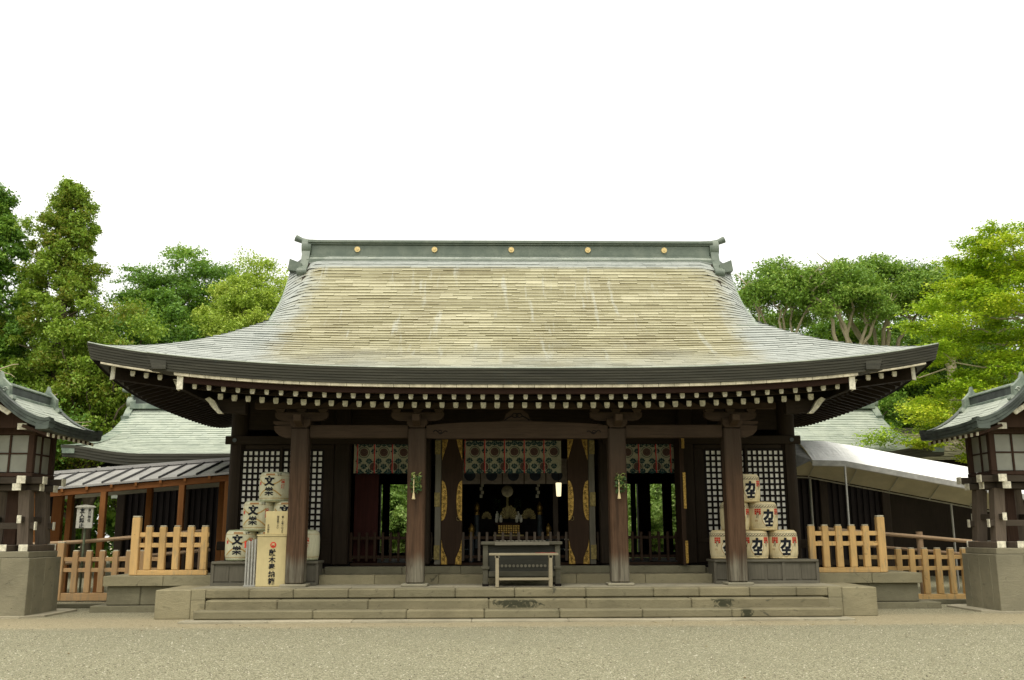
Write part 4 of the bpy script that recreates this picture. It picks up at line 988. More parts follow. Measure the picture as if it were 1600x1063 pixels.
# sprigs on the columns
def sprig_obj(x,label):
    b=empty('leaf_sprig',(x,18.80,2.3),label=label,cat='sprig',group='sprigs tied to the inner columns'); b.scale=(.82,.82,.82); R_=random.Random(int(x*10))
    m=MB(); m.tube([(-.035,-.02,.40),(-.03,-.045,.2),(-.03,-.05,.0)],[.012,.014,.012],8); m.lathe([(.012,.0),(.02,-.03),(.042,-.16),(.035,-.17)],-.03,-.05,10); m.build('straw_tassel',M['straw'],b)
    def lv(nm,mat,n,zr):
        m=MB()
        for i in range(n):
            c=Vector((R_.uniform(-.1,.14),R_.uniform(-.06,.0),R_.uniform(*zr))); d=Vector((R_.uniform(-1,1),R_.uniform(-.4,.2),R_.uniform(-.6,1))).normalized(); s_=Vector((R_.uniform(-1,1),R_.uniform(-1,1),R_.uniform(-1,1))).cross(d).normalized()
            l=R_.uniform(.035,.06); w=l*.38; m.add([c-d*l,c+s_*w,c+d*l,c-s_*w],[(0,1,2,3)])
        m.build(nm,mat,b)
    lv('green_leaves',M['leafdk'],105,(-.02,.38)); lv('pale_leaves',M['leaflt'],40,(.1,.45))
    m=MB()
    for i in range(7): a=i*.9; m.tube([(-.02,-.02,.42),(.06*math.sin(a),-.03,.2+.03*i)],.004,4)
    m.build('twig',M['leaflt'],b)
sprig_obj(-1.99,'green leaf sprig with straw tassel tied to the column left of the doors'); sprig_obj(2.0,'green leaf sprig with straw tassel tied to the column right of the doors')

# ================================================================= WOODEN FENCES
def fence(name,label,xs,y,z0,ztop,tall_x,tall_z,mv,mh,railx,bottom=(.0,.10),w=.135):
    t=empty(name,label=label,cat='fence',group='low wooden picket fences'); 
    for x in xs:
        m=MB(); h=ztop
        m.box(x-w/2,x+w/2,y-.055,y+.055,z0+(bottom[1] if x!=tall_x else -.02)+.002,h,ch=.012); m.build('picket',M[mv],t)
        MB().box(x-w/2+.008,x+w/2-.008,y-.045,y+.045,h+.001,h+.030,ch=.012).build('picket_cap',M['strip'],t)
    if tall_x is not None:
        x=tall_x; MB().box(x-w*.6,x+w*.6,y-.07,y+.07,z0,tall_z,ch=.012).build('post',M[mv],t); MB().box(x-w*.55,x+w*.55,y-.065,y+.065,tall_z+.001,tall_z+.035,ch=.012).build('picket_cap',M['strip'],t)
    H=ztop-z0
    for k in(.84,.62): MB().box(railx[0],railx[1],y-.03,y+.03,z0+H*k-.045,z0+H*k+.045,ch=.006).build('rail',M[mh],t)
    MB().box(railx[0],railx[1],y-.05,y+.05,z0+bottom[0],z0+bottom[1],ch=.008).build('bottom_rail',M[mh],t)
s_=.283
fence('picket_fence','tan picket fence panel standing on the left stone terrace',[-7.78+s_*(i+1) for i in range(5)],20.1,.702,1.66,-7.76,1.85,'orange','orangex',(-7.7,-6.28)); 
fence('picket_fence','orange picket fence panel standing on the right stone terrace',[6.13+s_*i for i in range(5)],20.1,.702,1.64,7.58,1.82,'orange','orangex',(6.06,7.52))
lx=[-10.42+.305*(i+1) for i in range(6)]
fence('picket_fence','darker weathered picket fence on the ground behind the left terrace',[-10.8]+lx,22.9,.03,1.13,-10.46,1.32,'tan','tanx',(-11.0,-8.2),(.0,.17))
fence('picket_fence','orange picket fence on the ground behind the right terrace',[8.82+.303*i for i in range(8)],22.25,.0,1.13,None,0,'orange','orangex',(7.9,11.1),(.0,.13))

# ================================================================= LANTERNS
def lantern(sx,label):
    T=empty('roofed_lantern',(sx*9.98,19.5,0),label=label,cat='lantern',group='roofed lanterns on stone pedestals'); 
    def B(name,x0,x1,y0,y1,z0,z1,mat,par=T,ch=.01): return MB().box(min(x0,x1),max(x0,x1),y0,y1,z0,z1,ch=ch).build(name,M[mat],par)
    # pedestal (chamfered corners), apron slab
    c=.28; hw=.93
    pl=[(-hw+c,-hw),(hw-c,-hw),(hw,-hw+c),(hw,hw-c),(hw-c,hw),(-hw+c,hw),(-hw,hw-c),(-hw,-hw+c)]
    hx=.80; ya,yb=-.90,.46
    MB().box(-hx+.1,hx-.1,ya+.1,yb-.1,.02,1.07).build('pedestal_core',M['stone3'],T)
    R3=random.Random(3+sx)
    for k in range(3):
        a0=-hx+2*hx*k/3; a1=-hx+2*hx*(k+1)/3
        for y0,y1 in((ya,ya+.25),(yb-.25,yb)): MB().box(a0+.001,a1-.001,y0+R3.uniform(0,.003),y1,.02,1.08,ch=.008).build('pedestal_stone',M['stone3'],T)
    for k in range(2):
        a0=ya+.252+(yb-ya-.504)*k/2; a1=ya+.252+(yb-ya-.504)*(k+1)/2
        for x0,x1 in((-hx,-hx+.25),(hx-.25,hx)): MB().box(x0,x1,a0+.001,a1-.001,.02,1.08,ch=.008).build('pedestal_stone',M['stone3'],T)
    MB().prism([(x*1.2,y*1.1-.05) for x,y in pl],-.03,.035,axis='z').build('apron_slab',M['slab'],T)
    B('plinth_slab',-.73,.73,-.80,.44,1.083,1.20,'stone3')
    for x in(-.60,-.2,.2,.60):
        b=B('base_beam',x-.07,x+.07,-.76,.42,1.202,1.32,'lantg'); 
        for s2 in(-1,1): B('white_end',x-.085,x+.085,(-.77 if s2<0 else .43)-.012,(-.77 if s2<0 else .43)+.012,1.204,1.33,'white',b,.004)
    for x in(-.6,.6):
        pass
    for x in(-.36,.36):
        for y in(-.34,.34):
            m=MB(); m.beam((x*1.22,y*1.1,1.32),(x,y,2.36),.21,.21); m.build('leg',M['lantg'],T)
    B('centre_post',-.12,.12,-.12,.12,1.32,2.4,'lantw')
    for y in(-.4,.4):
        b=B('tie_rail',-.62,.62,y-.035,y+.035,1.62,1.74,'lantx',ch=.006)
        for s2 in(-1,1): B('white_end',s2*.62-.012,s2*.62+.012,y-.04,y+.04,1.60,1.76,'white',b,.003)
    for x in(-.4,.4):
        b=B('tie_rail',x-.035,x+.035,-.62,.62,1.75,1.86,'lantx',ch=.006)
        for s2 in(-1,1): B('white_end',x-.04,x+.04,s2*.62-.012,s2*.62+.012,1.73,1.88,'white',b,.003)
    for (z0,z1,e,po) in((2.36,2.48,.62,.30),(2.49,2.62,.72,.42)):
        for q in(-po,po):
            for ax in(0,1):
                zz=(.0 if ax==0 else .0)
                a=[q-.075,q+.075,-e,e] if ax==0 else [-e,e,q-.075,q+.075]
                dz=.002 if ax==0 else -.002
                b=B('bracket_beam',a[0]+ (0 if ax==0 else 0),a[1],a[2],a[3],z0+dz,z1+dz,'lantx',ch=.008)
                for s2 in(-1,1):
                    if ax==0: B('white_end',q-.083,q+.083,s2*(e+.012)-.012,s2*(e+.012)+.012,z0-.008,z1+.008,'white',b,.003)
                    else: B('white_end',s2*(e+.012)-.012,s2*(e+.012)+.012,q-.083,q+.083,z0-.008,z1+.008,'white',b,.003)
    B('sill',-.50,.50,-.50,.50,2.624,2.70,'lantw')
    lb=empty('light_box',parent=T)
    for x in(-.43,.43):
        for y in(-.43,.43): B('corner_post',x-.06,x+.06,y-.06,y+.06,2.702,3.52,'lantw',lb)
    B('lintel',-.52,.52,-.52,.52,3.45,3.62,'lantw',T)
    for k in range(4):
        R4=Matrix.Rotation(k*math.pi/2,4,'Z')
        for i in(0,1):
            for j in(0,1):
                m=MB(); m.box(-.365+i*.37,-.005+i*.37,-.41,-.40,2.72+j*.365,3.075+j*.365); me=m.mesh('window_pane',M['lpane']); me.transform(R4); link('window_pane',me,lb)
        m=MB(); m.box(-.018,.018,-.44,-.395,2.70,3.45); m.box(-.37,.37,-.436,-.397,3.065,3.095); me=m.mesh('muntin',M['lantw']); me.transform(R4); link('muntin',me,lb)
    # roof: ridge runs front to back
    WXl=1.10; Y0,Y1=-1.28,1.22
    Fl=lambda d:3.60+.10*d+.47*d*d
    def Sl(s2):
        return lambda a,d: Vector((s2*(WXl-d),a,Fl(d)-.10*max(0,(abs(a)-.95)/.3)**2*0+ .05*(abs(a)/1.25)**3))
    rf=MB(); 
    for s2 in(-1,1):
        fn=Sl(s2)
        for i in range(8):
            d0,d1=WXl*i/8,WXl*(i+1)/8
            for j in range(6):
                a0,a1=Y0+(Y1-Y0)*j/6,Y0+(Y1-Y0)*(j+1)/6; o_=Vector((0,0,-.03)); q=[fn(a0,d0)+o_,fn(a1,d0)+o_,fn(a1,d1)+o_,fn(a0,d1)+o_]; rf.add(q,[(0,1,2,3)])
    R_=rf.build('roof',M['copperdk'],T)
    for s2 in(-1,1):
        fn=Sl(s2); sheets(R_,fn,[WXl*i/13 for i in range(13)]+[1.06],lambda d:(Y0,Y1),.4,M['copperlt'],.010,seed=20+s2)
        na=20
        sweep('eave_edge',[fn(Y0+(Y1-Y0)*i/na,0)+Vector((0,0,.02)) for i in range(na+1)],[(s2,0,0)]*(na+1),layers(.20,3,.02,.05,.25),M['copperdk'],R_)
        for yv,oy in((Y0,-1),(Y1,1)):
            sweep('gable_edge',[fn(yv,WXl*i/14)+Vector((0,0,.02+ .03*(i==0))) for i in range(15)],[(0,oy,0)]*15,layers(.21,3,.02,.04,.2),M['copperdk'],R_)
        # rafters
        for k in range(10):
            y=-1.05+k*.23; o=MB().beam((s2*1.0,y,3.385),(s2*.5,y,3.56),.05,.06).build('rafter',M['lantw'],R_)
            MB().box(s2*1.0-.012,s2*1.0+.012,y-.03,y+.03,3.35,3.42).build('rafter_end',M['white'],o)
        MB().box(s2*.40,s2*.55,-1.0,1.0,3.50,3.60,ch=.006).build('purlin',M['lantx'],R_); MB().box(s2*.39,s2*.56,-1.03,-1.0,3.49,3.61).build('white_end',M['white'],R_)
    for yv in(-.75,.75):
        m=MB(); m.prism([(-.9,3.55),(.9,3.55),(.35,3.95),(0,4.1),(-.35,3.95)],yv-.03,yv+.03); m.build('gable_board',M['lantw'],R_)
    m=MB(); m.prism([(-.30,3.82),(0,4.0),(.30,3.82),(.22,3.76),(0,3.9),(-.22,3.76)],-1.12,-1.09); m.build('gable_pendant',M['white'],R_)
    rg=B('ridge',-.085,.085,-.98,.95,4.20,4.36,'copperdk',R_); B('ridge_cap',-.11,.11,-1.02,1.0,4.362,4.40,'copper',rg); B('ridge_foot',-.14,.14,-1.0,.97,4.10,4.198,'copper',rg)
    m=MB(); m.tube([(0,-1.0,4.415),(0,.98,4.415)],.035,8); m.build('ridge_cap',M['copper'],rg)
    for yv,s3 in((-1.03,-1),(.98,1)):
        m=MB(); m.prism([(-.24,4.03),(-.30,4.08),(-.27,4.16),(-.20,4.18),(-.20,4.34),(-.12,4.42),(-.04,4.50),(0,4.62),(.04,4.50),(.12,4.42),(.20,4.34),(.20,4.18),(.27,4.16),(.30,4.08),(.24,4.03)],yv-.06,yv+.06); om=m.build('ridge_ornament',M['copper'],rg)
        m=MB()
        for q in(-1,1):
            m.tube([(q*(.115+.055*(1-t/9)*math.cos(t)),yv+s3*.065,4.26+.055*(1-t/9)*math.sin(t)) for t in [i*.7 for i in range(11)]],.014,5)
            m.tube([(q*.24,yv-.07,4.10),(q*.24,yv+.07,4.10)],.05,10)
        m.build('ornament_scroll',M['copperlt'],om)
    return T
lantern(-1,'tall wooden lantern with copper roof at the left edge of the yard'); lantern(1,'tall wooden lantern with copper roof at the right edge of the yard')

# ================================================================= SIDE BUILDINGS
def side_hall(sx,label,seed):
    H=empty('side_hall',label=label,cat='building'); ey=29.6; yc=33.6; D=4.0; x_out=13.1; x_in=5.5
    Fh=lambda d:3.92+.20*d+.075*d*d+.0
    def fr(a,d): return Vector((sx*a,ey+d,Fh(d)+.28*sstep(a,10.6,13.6)**2*max(0,1-d/2.5)))
    fb=lambda a,d: Vector((sx*a,2*yc-ey-d,Fh(d)))
    m=MB()
    for fn in(fr,fb):
        for i in range(8):
            for j in range(8):
                d0,d1=D*i/8,D*(i+1)/8; w0,w1=[x_out+.55*(1-d/D)**2.2 for d in(d0,d1)]; a0,a1=j/8,(j+1)/8; o=Vector((0,0,-.03))
                L=lambda w,t:x_in+(w-x_in)*t
                m.add([fn(L(w0,a0),d0)+o,fn(L(w0,a1),d0)+o,fn(L(w1,a1),d1)+o,fn(L(w1,a0),d1)+o],[(0,1,2,3)])
    R_=m.build('roof',M['copperdk'],H)
    wd=lambda d:x_out+.55*(1-max(0,min(1,d/D)))**2.2
    rw=[D*i/26 for i in range(26)]+[D-.15]
    sheets(R_,fr,rw,lambda d:(x_in,wd(d)),.5,M['copperlt'],.022,seed=seed)
    pts=[fr(x_in+(wd(0)-x_in)*i/24,0)+Vector((0,0,.02)) for i in range(25)]
    sweep('eave_edge',pts,[(0,-1,0)]*25,layers(.36,4,.02,.12,.4),M['fascia'],R_)
    sweep('verge_edge',[fr(wd(D*i/16),D*i/16)+Vector((0,0,.02)) for i in range(17)],[(sx,0,0)]*17,layers(.26,3,.02,.06,.4),M['copper'],R_)
    yR=yc-.0; zr=Fh(D)
    rg=MB().box(sx*x_in,sx*(x_out-.12),yR-.22,yR+.22,zr+.06,zr+.32,ch=.01).build('ridge',M['copperdk'],R_)
    for (e,z0,z1,mt) in((.36,-.12,.055,'copper'),(.30,.323,.37,'copper'),(.26,.373,.44,'copperlt')): MB().box(sx*x_in,sx*(x_out-.05),yR-e,yR+e,zr+z0,zr+z1,ch=.008).build('ridge_layer',M[mt],rg)
    m=MB(); m.tube([(sx*(x_out-.2),yR-.02,zr+.12),(sx*(x_out+.12),yR-.02,zr+.12)],.22,14); smooth_by(m.build('ridge_scroll',M['copper'],rg))
    m=MB(); m.tube([(sx*(x_out-.7),yR,zr+.47),(sx*(x_out-.1),yR,zr+.50),(sx*(x_out+.35),yR,zr+.60)],[.06,.07,.09],10); smooth_by(m.build('ridge_finial',M['copper'],rg))
    m=MB(); m.prism([(yR-.1,zr+.05),(yR-.35,zr-.15),(yR-.6,zr-.42),(yR-.75,zr-.42),(yR-.72,zr-.55),(yR-.4,zr-.5),(yR,zr-.2)],sx*(x_out-.15),sx*(x_out+.08),axis='x'); m.build('ridge_foot',M['copper'],rg)
    # body
    by=31.0
    n=34
    for i in range(n):
        a0=5.6+i*(12.3-5.6)/n; MB().box(sx*a0,sx*(a0+.10),by,by+.05,.5,3.8).build('wall_slat',M['inner'],H)
    MB().box(sx*5.6,sx*12.3,by+.08,by+.14,.0,4.0).build('wall',M['inner'],H)
    MB().box(sx*12.25,sx*12.3,by+.15,36.,.0,4.3).build('wall',M['wood_z'],H)
    for a in(6.2,8.2,10.2,12.2): MB().box(sx*a-.13,sx*a+.13,by-.14,by+.12,.0,3.9,ch=.02).build('post',M['wood_z'],H)
    for z in(.5,3.2): MB().box(sx*5.6,sx*12.4,by-.08,by-.01,z,z+.16).build('rail',M['wood_x'],H)
    for i in range(26):
        a=5.8+i*.27; o=MB().beam((sx*a,ey+.25,3.52),(sx*a,by,3.85),.08,.10).build('rafter',M['wood_y'],R_); MB().box(sx*a-.045,sx*a+.045,ey+.22,ey+.245,3.46,3.57).build('rafter_end',M['white'],o)
    return H
side_hall(-1,'long side hall with pale copper roof behind the covered walkway',31); side_hall(1,'long side hall with pale copper roof behind the white tent',32)
# small hall far left with white rafter dots, brown roofed hall far right
SH=empty('small_hall',label='small distant hall with pale green roof seen under the covered walkway',cat='building')
MB().add([(-14.2,35.2,3.0),(-9.5,35.2,3.0),(-9.5,37.5,4.2),(-13.6,37.5,4.2),(-14.2,35.2,2.8),(-9.5,35.2,2.8)],[(0,1,2,3),(4,5,1,0)]).build('roof',M['copperlt'],SH)
MB().box(-13.6,-9.7,35.9,37.3,0,2.9).build('wall',M['inner'],SH)
for i in range(12): MB().box(-13.9+i*.36,-13.81+i*.36,35.3,35.33,2.62,2.71).build('rafter_end',M['white'],SH)
BR=empty('brown_roofed_hall',label='low hall with brown shingle roof between the tent and right lantern',cat='building')
Fb=lambda a,d: Vector((a,33.5+d,4.0+.42*d))
m=MB(); m.add([Fb(13.2,0)-Vector((0,0,.04)),Fb(26,0)-Vector((0,0,.04)),Fb(26,3)-Vector((0,0,.04)),Fb(13.2,3)-Vector((0,0,.04))],[(0,1,2,3)]); R_=m.build('roof',M['wood_x'],BR)
mm=NT('brown mossy shingle'); mm.fin(mm.mix(mm.attr('tint'),(.13,.12,.065),(.27,.25,.15)),.8,.3)
sheets(R_,Fb,[3*i/18 for i in range(19)],lambda d:(13.2,26),.35,mm.mat,.02,seed=44)
MB().box(13.2,26,36.4,36.7,5.2,5.45).build('ridge',M['fascia'],R_); MB().box(13.4,26,34.3,34.4,0,4.1).build('wall',M['wood_z'],BR)

# ================================================================= COVERED WALKWAY (left)
cw=empty('covered_walkway',label='covered walkway of orange timber with grey standing seam metal roof',cat='walkway')
P0,P1=Vector((-12.6,23.5,2.50)),Vector((-6.75,23.5,3.0)); Q0,Q1=Vector((-12.9,25.9,3.02)),Vector((-6.75,25.9,3.50))
B0,B1=Q0+Vector((0,2.4,-.5)),Q1+Vector((0,2.4,-.5)); th=Vector((0,0,-.05))
m=MB(); m.add([P0,P1,Q1,Q0,P0+th,P1+th,Q1+th,Q0+th],[(0,1,2,3),(7,6,5,4),(0,4,5,1),(1,5,6,2)]); m.build('roof_sheet',M['metalroof'],cw)
m=MB(); m.add([Q0,Q1,B1,B0],[(0,1,2,3)]); m.build('roof_sheet',M['metalroof'],cw)
for i in range(14):
    t=i/13; a=P0.lerp(P1,t)+Vector((0,-.01,.02)); b=Q0.lerp(Q1,t)+Vector((0,0,.02)); MB().beam(a,b,.024,.045).build('roof_seam',M['seam'],cw)
MB().beam(Q0+Vector((0,0,.05)),Q1+Vector((0,0,.05)),.16,.08).build('ridge_cap',M['metalroof'],cw)
MB().beam(P0+Vector((0,.10,-.14)),P1+Vector((0,.10,-.14)),.10,.14).build('eave_beam',M['timberx'],cw); MB().beam(P0+Vector((0,2.0,.02)),P1+Vector((0,2.0,.02)),.10,.14).build('eave_beam',M['timberx'],cw)
MB().add([P0+Vector((0,.1,-.22)),P1+Vector((0,.1,-.22)),P1+Vector((0,2.3,.15)),P0+Vector((0,2.3,.15))],[(3,2,1,0)]).build('ceiling_boards',M['timberx'],cw)
for i in range(11):
    t=i/10; a=P0.lerp(P1,t)+Vector((0,.0,-.09)); MB().beam(a,a+Vector((0,2.4,.47)),.06,.08).build('rafter',M['timber'],cw)
for x in(-11.9,-9.87,-8.0,-6.9):
    zt=2.5+.5*(x+12.6)/5.85-.2
    MB().box(x-.07,x+.07,23.55,23.69,.0,zt,ch=.01).build('post',M['timber'],cw); MB().box(x+.45-.07,x+.45+.07,25.4,25.54,.0,zt+.2,ch=.01).build('post',M['timber'],cw)
for x in(-13.0,-12.5): MB().box(x-.2,x+.2,25.6,25.7,0,2.7).build('wall_board',M['timber'],cw)
MB().box(-14.5,-12.35,26.6,26.7,0,2.9).build('dark_doorway',M['inner'],cw); MB().box(-12.35,-12.1,26.45,26.6,0,2.95).build('door_jamb',M['timber'],cw); MB().box(-13.3,-13.05,26.45,26.6,0,2.95).build('door_jamb',M['timber'],cw)
# small brown roof bit beyond the left lantern
lr=empty('bamboo_handrail',label='brown bamboo handrail running behind the left picket fences',cat='handrail')
m=MB(); m.tube([(-12.0,23.2,1.25),(-10.0,23.25,1.36),(-7.2,23.3,1.60)],.045,8); m.build('rail',M['bamboo'],lr)
m=MB(); m.tube([(-10.6,23.4,.85),(-7.2,23.45,1.15)],.04,8); m.build('rail',M['bamboo'],lr)
for x in(-11.4,-7.4): m=MB(); m.tube([(x,23.35,0),(x,23.35,1.5)],.05,8); m.build('post',M['bamboo'],lr)
rr=empty('bamboo_handrail',label='pale bamboo handrail with round post behind the right picket fences',cat='handrail')
m=MB(); m.tube([(7.2,22.8,1.60),(9.6,22.8,1.40),(12.4,22.8,1.14)],.045,8); m.build('rail',M['bamboo'],rr)
m=MB(); m.tube([(7.2,22.9,1.30),(12.4,22.9,.85)],.035,8); m.build('rail',M['bamboo'],rr)
m=MB(); m.tube([(9.62,22.86,0),(9.62,22.86,1.52)],.075,12); m.build('post',M['bamboo'],rr)
# prohibition sign
sg=empty('notice_sign',label='weathered white notice board on a green pole under the covered walkway',cat='sign')
m=MB(); m.tube([(-10.05,23.1,0),(-10.05,23.1,2.15)],.028,8); m.build('pole',M['greenpole'],sg)
MB().box(-10.24,-9.86,23.02,23.07,1.66,2.14,ch=.006).build('board',M['signw'],sg); MB().prism([(-10.27,2.14),(-9.83,2.14),(-9.86,2.18),(-10.05,2.205),(-10.24,2.18)],22.99,23.09).build('board_cap',M['signw'],sg)
for i,c in enumerate('立入禁止'): flat_text('written_character',c,.115,-10.11,23.012,2.075-.115*i,M['ink'],sg,.003)
for i,c in enumerate('氷川神社'): flat_text('written_character',c,.075,-9.94,23.012,2.08-.078*i,M['ink'],sg,.001)

# ================================================================= WHITE TENT (right)
tt=empty('white_tent',label='long white canvas tent canopy sloping down to the right on steel poles',cat='tent')
xs_=[6.9,8.2,9.3,10.4,11.5,12.6,13.6]
def zt(x,base): return base if x<8.2 else base-(x-8.2)*.186
fe=[Vector((x,23.5,zt(x,3.24))) for x in xs_]; ri=[Vector((x,24.8,zt(x,3.86)+.02*math.sin(x*3))) for x in xs_]; be=[Vector((x,26.3,zt(x,3.04))) for x in xs_]
ri[0]=Vector((7.45,24.8,3.87)); fe[0]=Vector((7.4,23.5,3.26)); be[0]=Vector((6.9,26.3,3.1))
m=MB()
for i in range(6):
    a,b,c,d=fe[i],fe[i+1],ri[i+1],ri[i]; k=6
    for j in range(k):
        def P_(t,s): 
            q=a.lerp(b,s).lerp(d.lerp(c,s),t); q=q+Vector((0,0,.05*math.sin(math.pi*t)-.02*math.sin(math.pi*s)*math.sin(math.pi*t))); return q
        for s0,s1 in((0,.5),(.5,1)): m.add([P_(j/k,s0),P_(j/k,s1),P_((j+1)/k,s1),P_((j+1)/k,s0)],[(0,1,2,3)])
m.sm=True; m.build('canvas_top',M['tent'],tt)
m=MB()
for i in range(6): m.add([ri[i],ri[i+1],be[i+1],be[i]],[(0,1,2,3)])
m.build('canvas_back',M['tentu'],tt)
m=MB(); o=Vector((0,0,-.13))
for i in range(6): m.add([fe[i]+Vector((0,-.012,0)),fe[i]+o,fe[i+1]+o,fe[i+1]+Vector((0,-.012,0))],[(0,1,2,3)])
m.build('valance',M['tentv'],tt)
m=MB(); m.tube([q+Vector((0,.03,-.13)) for q in fe],.02,6); m.tube([q+Vector((0,0,-.05)) for q in be],.02,6); m.tube([q+Vector((0,0,-.06)) for q in ri],.02,6)
for i in range(7): m.tube([fe[i]+Vector((0,.03,-.06)),ri[i]+Vector((0,0,-.06)),be[i]+Vector((0,0,-.05))],.015,5)
m.build('frame_tube',M['pole'],tt)
for (x,y,z) in((8.2,23.5,3.1),(11.5,23.5,2.5),(8.25,26.3,2.95),(12.1,26.3,2.25)):
    m=MB(); m.tube([(x,y,0),(x,y,z)],.027,8); m.build('pole',M['pole'],tt)
MB().add([fe[0],fe[0]+Vector((-.75,.3,-.35)),ri[0]+Vector((-.9,0,-.1)),ri[0]],[(0,1,2,3)]).build('end_flap',M['tentv'],tt)

# ================================================================= TREES
LEAFK=2.7
def leaves(name,cent,size,per,mat,parent,seed,flat=.35,leaf=.13,dark=0,aspect=.7):
    per=int(per*LEAFK)
    rs=np.random.RandomState(seed); cent=np.array(cent,float); size=np.array(size,float); K=len(cent); n=K*per
    ci=np.repeat(np.arange(K),per); d=rs.normal(size=(n,3)); d/=np.linalg.norm(d,axis=1)[:,None]; rr=rs.rand(n)**.45
    NS=16; sp=rs.normal(size=(K,NS,3)); sp[...,2]+=.25; sp/=np.linalg.norm(sp,axis=2)[...,None]; sp*=(.65+.6*rs.rand(K,NS))[...,None]
    si=rs.randint(0,NS,n); shoot=sp[ci,si]*(rs.rand(n)**.6)[:,None]+rs.normal(size=(n,3))*.13
    fill=(rs.rand(n)<.3)[:,None]; off=np.where(fill,d*rr[:,None]*.95,shoot)*size[ci]; P_=cent[ci]+off
    up=np.array([0,0,1.]); nrm=rs.normal(size=(n,3))*.75+d*.55+up*flat*2; nrm/=np.linalg.norm(nrm,axis=1)[:,None]
    t=np.cross(nrm,rs.normal(size=(n,3))); t/=np.linalg.norm(t,axis=1)[:,None]; b=np.cross(nrm,t)
    l=(leaf*.85*(.6+.8*rs.rand(n)))[:,None]; w=l*aspect
    V=np.stack([P_-t*l,P_+b*w*1.2+t*l*.2,P_+t*l*.9-b*w*.6],1).reshape(-1,3)
    me=bpy.data.meshes.new(name); me.vertices.add(3*n); me.vertices.foreach_set('co',V.ravel()); me.loops.add(3*n); me.loops.foreach_set('vertex_index',np.arange(3*n)); me.polygons.add(n); me.polygons.foreach_set('loop_start',np.arange(n)*3); me.polygons.foreach_set('loop_total',np.full(n,3))
    ct=rs.rand(K); tint=np.clip(.55*rs.rand(n)+.45*ct[ci]-dark,0,1)
    at=me.attributes.new('tint','FLOAT','FACE'); at.data.foreach_set('value',tint); me.materials.append(mat); me.update(calc_edges=True)
    return link(name,me,parent)
def limb(m,a,b,r0,r1,R_,segs=5,wob=.12):
    a=Vector(a); b=Vector(b); L=(b-a).length; pts=[a.lerp(b,i/segs)+Vector([R_.uniform(-1,1)*wob*L*.25*(0<i<segs) for _ in range(3)]) for i in range(segs+1)]
    m.tube(pts,[r0+(r1-r0)*i/segs for i in range(segs+1)],7); return pts
def tree(label,x,y,ztop,rad_,zlow,mat,bark,seed,kind='broad',nc=60,per=300,leaf=.13,cs=1.0,trunk=.25,lean=(0,0),name='broadleaf_tree',squash=.7):
    R_=random.Random(seed); T=empty(name,(x,y,0),label=label,cat='tree'); m=MB(); H=ztop; cents=[];sizes=[]
    if kind=='conifer':
        tp=[(0,0,0),(.2,0,H*.4),(.1+lean[0],0,H*.8),(lean[0],0,H*.97)]; m.tube(tp,[trunk,trunk*.8,trunk*.4,.04],8)
        for i in range(nc):
            t=(i+.5)/nc; z=zlow+(H-zlow)*t*.97; a=i*2.4+R_.uniform(-.4,.4); prof=min(1,(1.04-t)*1.35)**.8*(1.0+.10*math.sin(t*15+seed))*R_.uniform(.8,1.1); rr=rad_*max(.10,prof)*math.sqrt(R_.uniform(.05,1.1))*(1+.25*math.sin(a*2+t*9))
            c=Vector((rr*math.cos(a)+lean[0]*t,rr*math.sin(a)*.8,z+R_.uniform(-.2,.3))); cents.append(c); s=cs*R_.uniform(.45,1.1)*(1-.3*t); sizes.append((s,s,s*.85))
            if i%3==0: limb(m,(lean[0]*t,0,z-.3),c,.07*(1-t)+.02,.012,R_)
    else:
        fork=zlow*.75+.2; m.tube([(0,0,0),(lean[0]*.3,lean[1]*.3,fork*.5),(lean[0]*.6,lean[1]*.6,fork)],[trunk,trunk*.8,trunk*.7],9)
        nb=7; zc=(H+zlow)/2; rz=(H-zlow)/2
        for i in range(nc):
            # golden spiral over an uneven ellipsoid, biased to the shell
            k=(i+.5)/nc; ph=math.acos(1-2*k); th=i*2.39996; sh=R_.uniform(.55,1.0)+.16*math.sin(th*3+seed)+.12*math.sin(ph*5+seed)
            if R_.random()<.22: sh*=.55
            c=Vector((lean[0]+rad_*sh*math.sin(ph)*math.cos(th),lean[1]+rad_*.8*sh*math.sin(ph)*math.sin(th),zc+rz*sh*math.cos(ph)*.92)); cents.append(c); s=cs*R_.uniform(.6,1.25); sizes.append((s,s,s*squash))
            if i%max(1,nc//22)==0:
                st=Vector((lean[0]*.6,lean[1]*.6,fork)); md=st.lerp(c,.5)+Vector((0,0,.4)); limb(m,st,md,trunk*.5,trunk*.25,R_,4,.25); limb(m,md,c,trunk*.25,.02,R_,5,.35)
    o=m.build('trunk',bark,T); smooth_by(o,60)
    leaves('crown',cents,sizes,per,mat,T,seed,leaf=leaf)
    return T
# left side
tree('tall dark conifer cut by the left edge of the photo',-20.6,37.5,15.3,2.3,5,M['l_dark'],M['bark'],1,'conifer',150,230,.075,.75,.35,name='conifer_tree')
tree('tall olive green conifer with rusty tips standing above the left lantern',-17.6,37,15.7,2.5,5.6,M['l_conifer'],M['bark'],2,'conifer',230,200,.065,.62,.28,(.15,0),name='conifer_tree')
tree('lower olive conifer between the tall conifer and the hall eave',-15.3,36,10.3,2.1,3.0,M['l_conifer'],M['bark'],3,'broad',80,290,.07,.7,.22,name='conifer_tree')
tree('dark green pine with a jagged flat top left of the light camphor',-14.9,43,14.1,3.5,8.0,M['l_dark'],M['bark'],24,'broad',150,240,.075,.95,.3,name='pine_tree',squash=.42)
tree('dense dark evergreen with bluish leaves rising over the left roof corner',-13.7,38.5,11.1,2.0,2.5,M['l_dark'],M['bark'],5,'broad',90,290,.075,.7,.3)
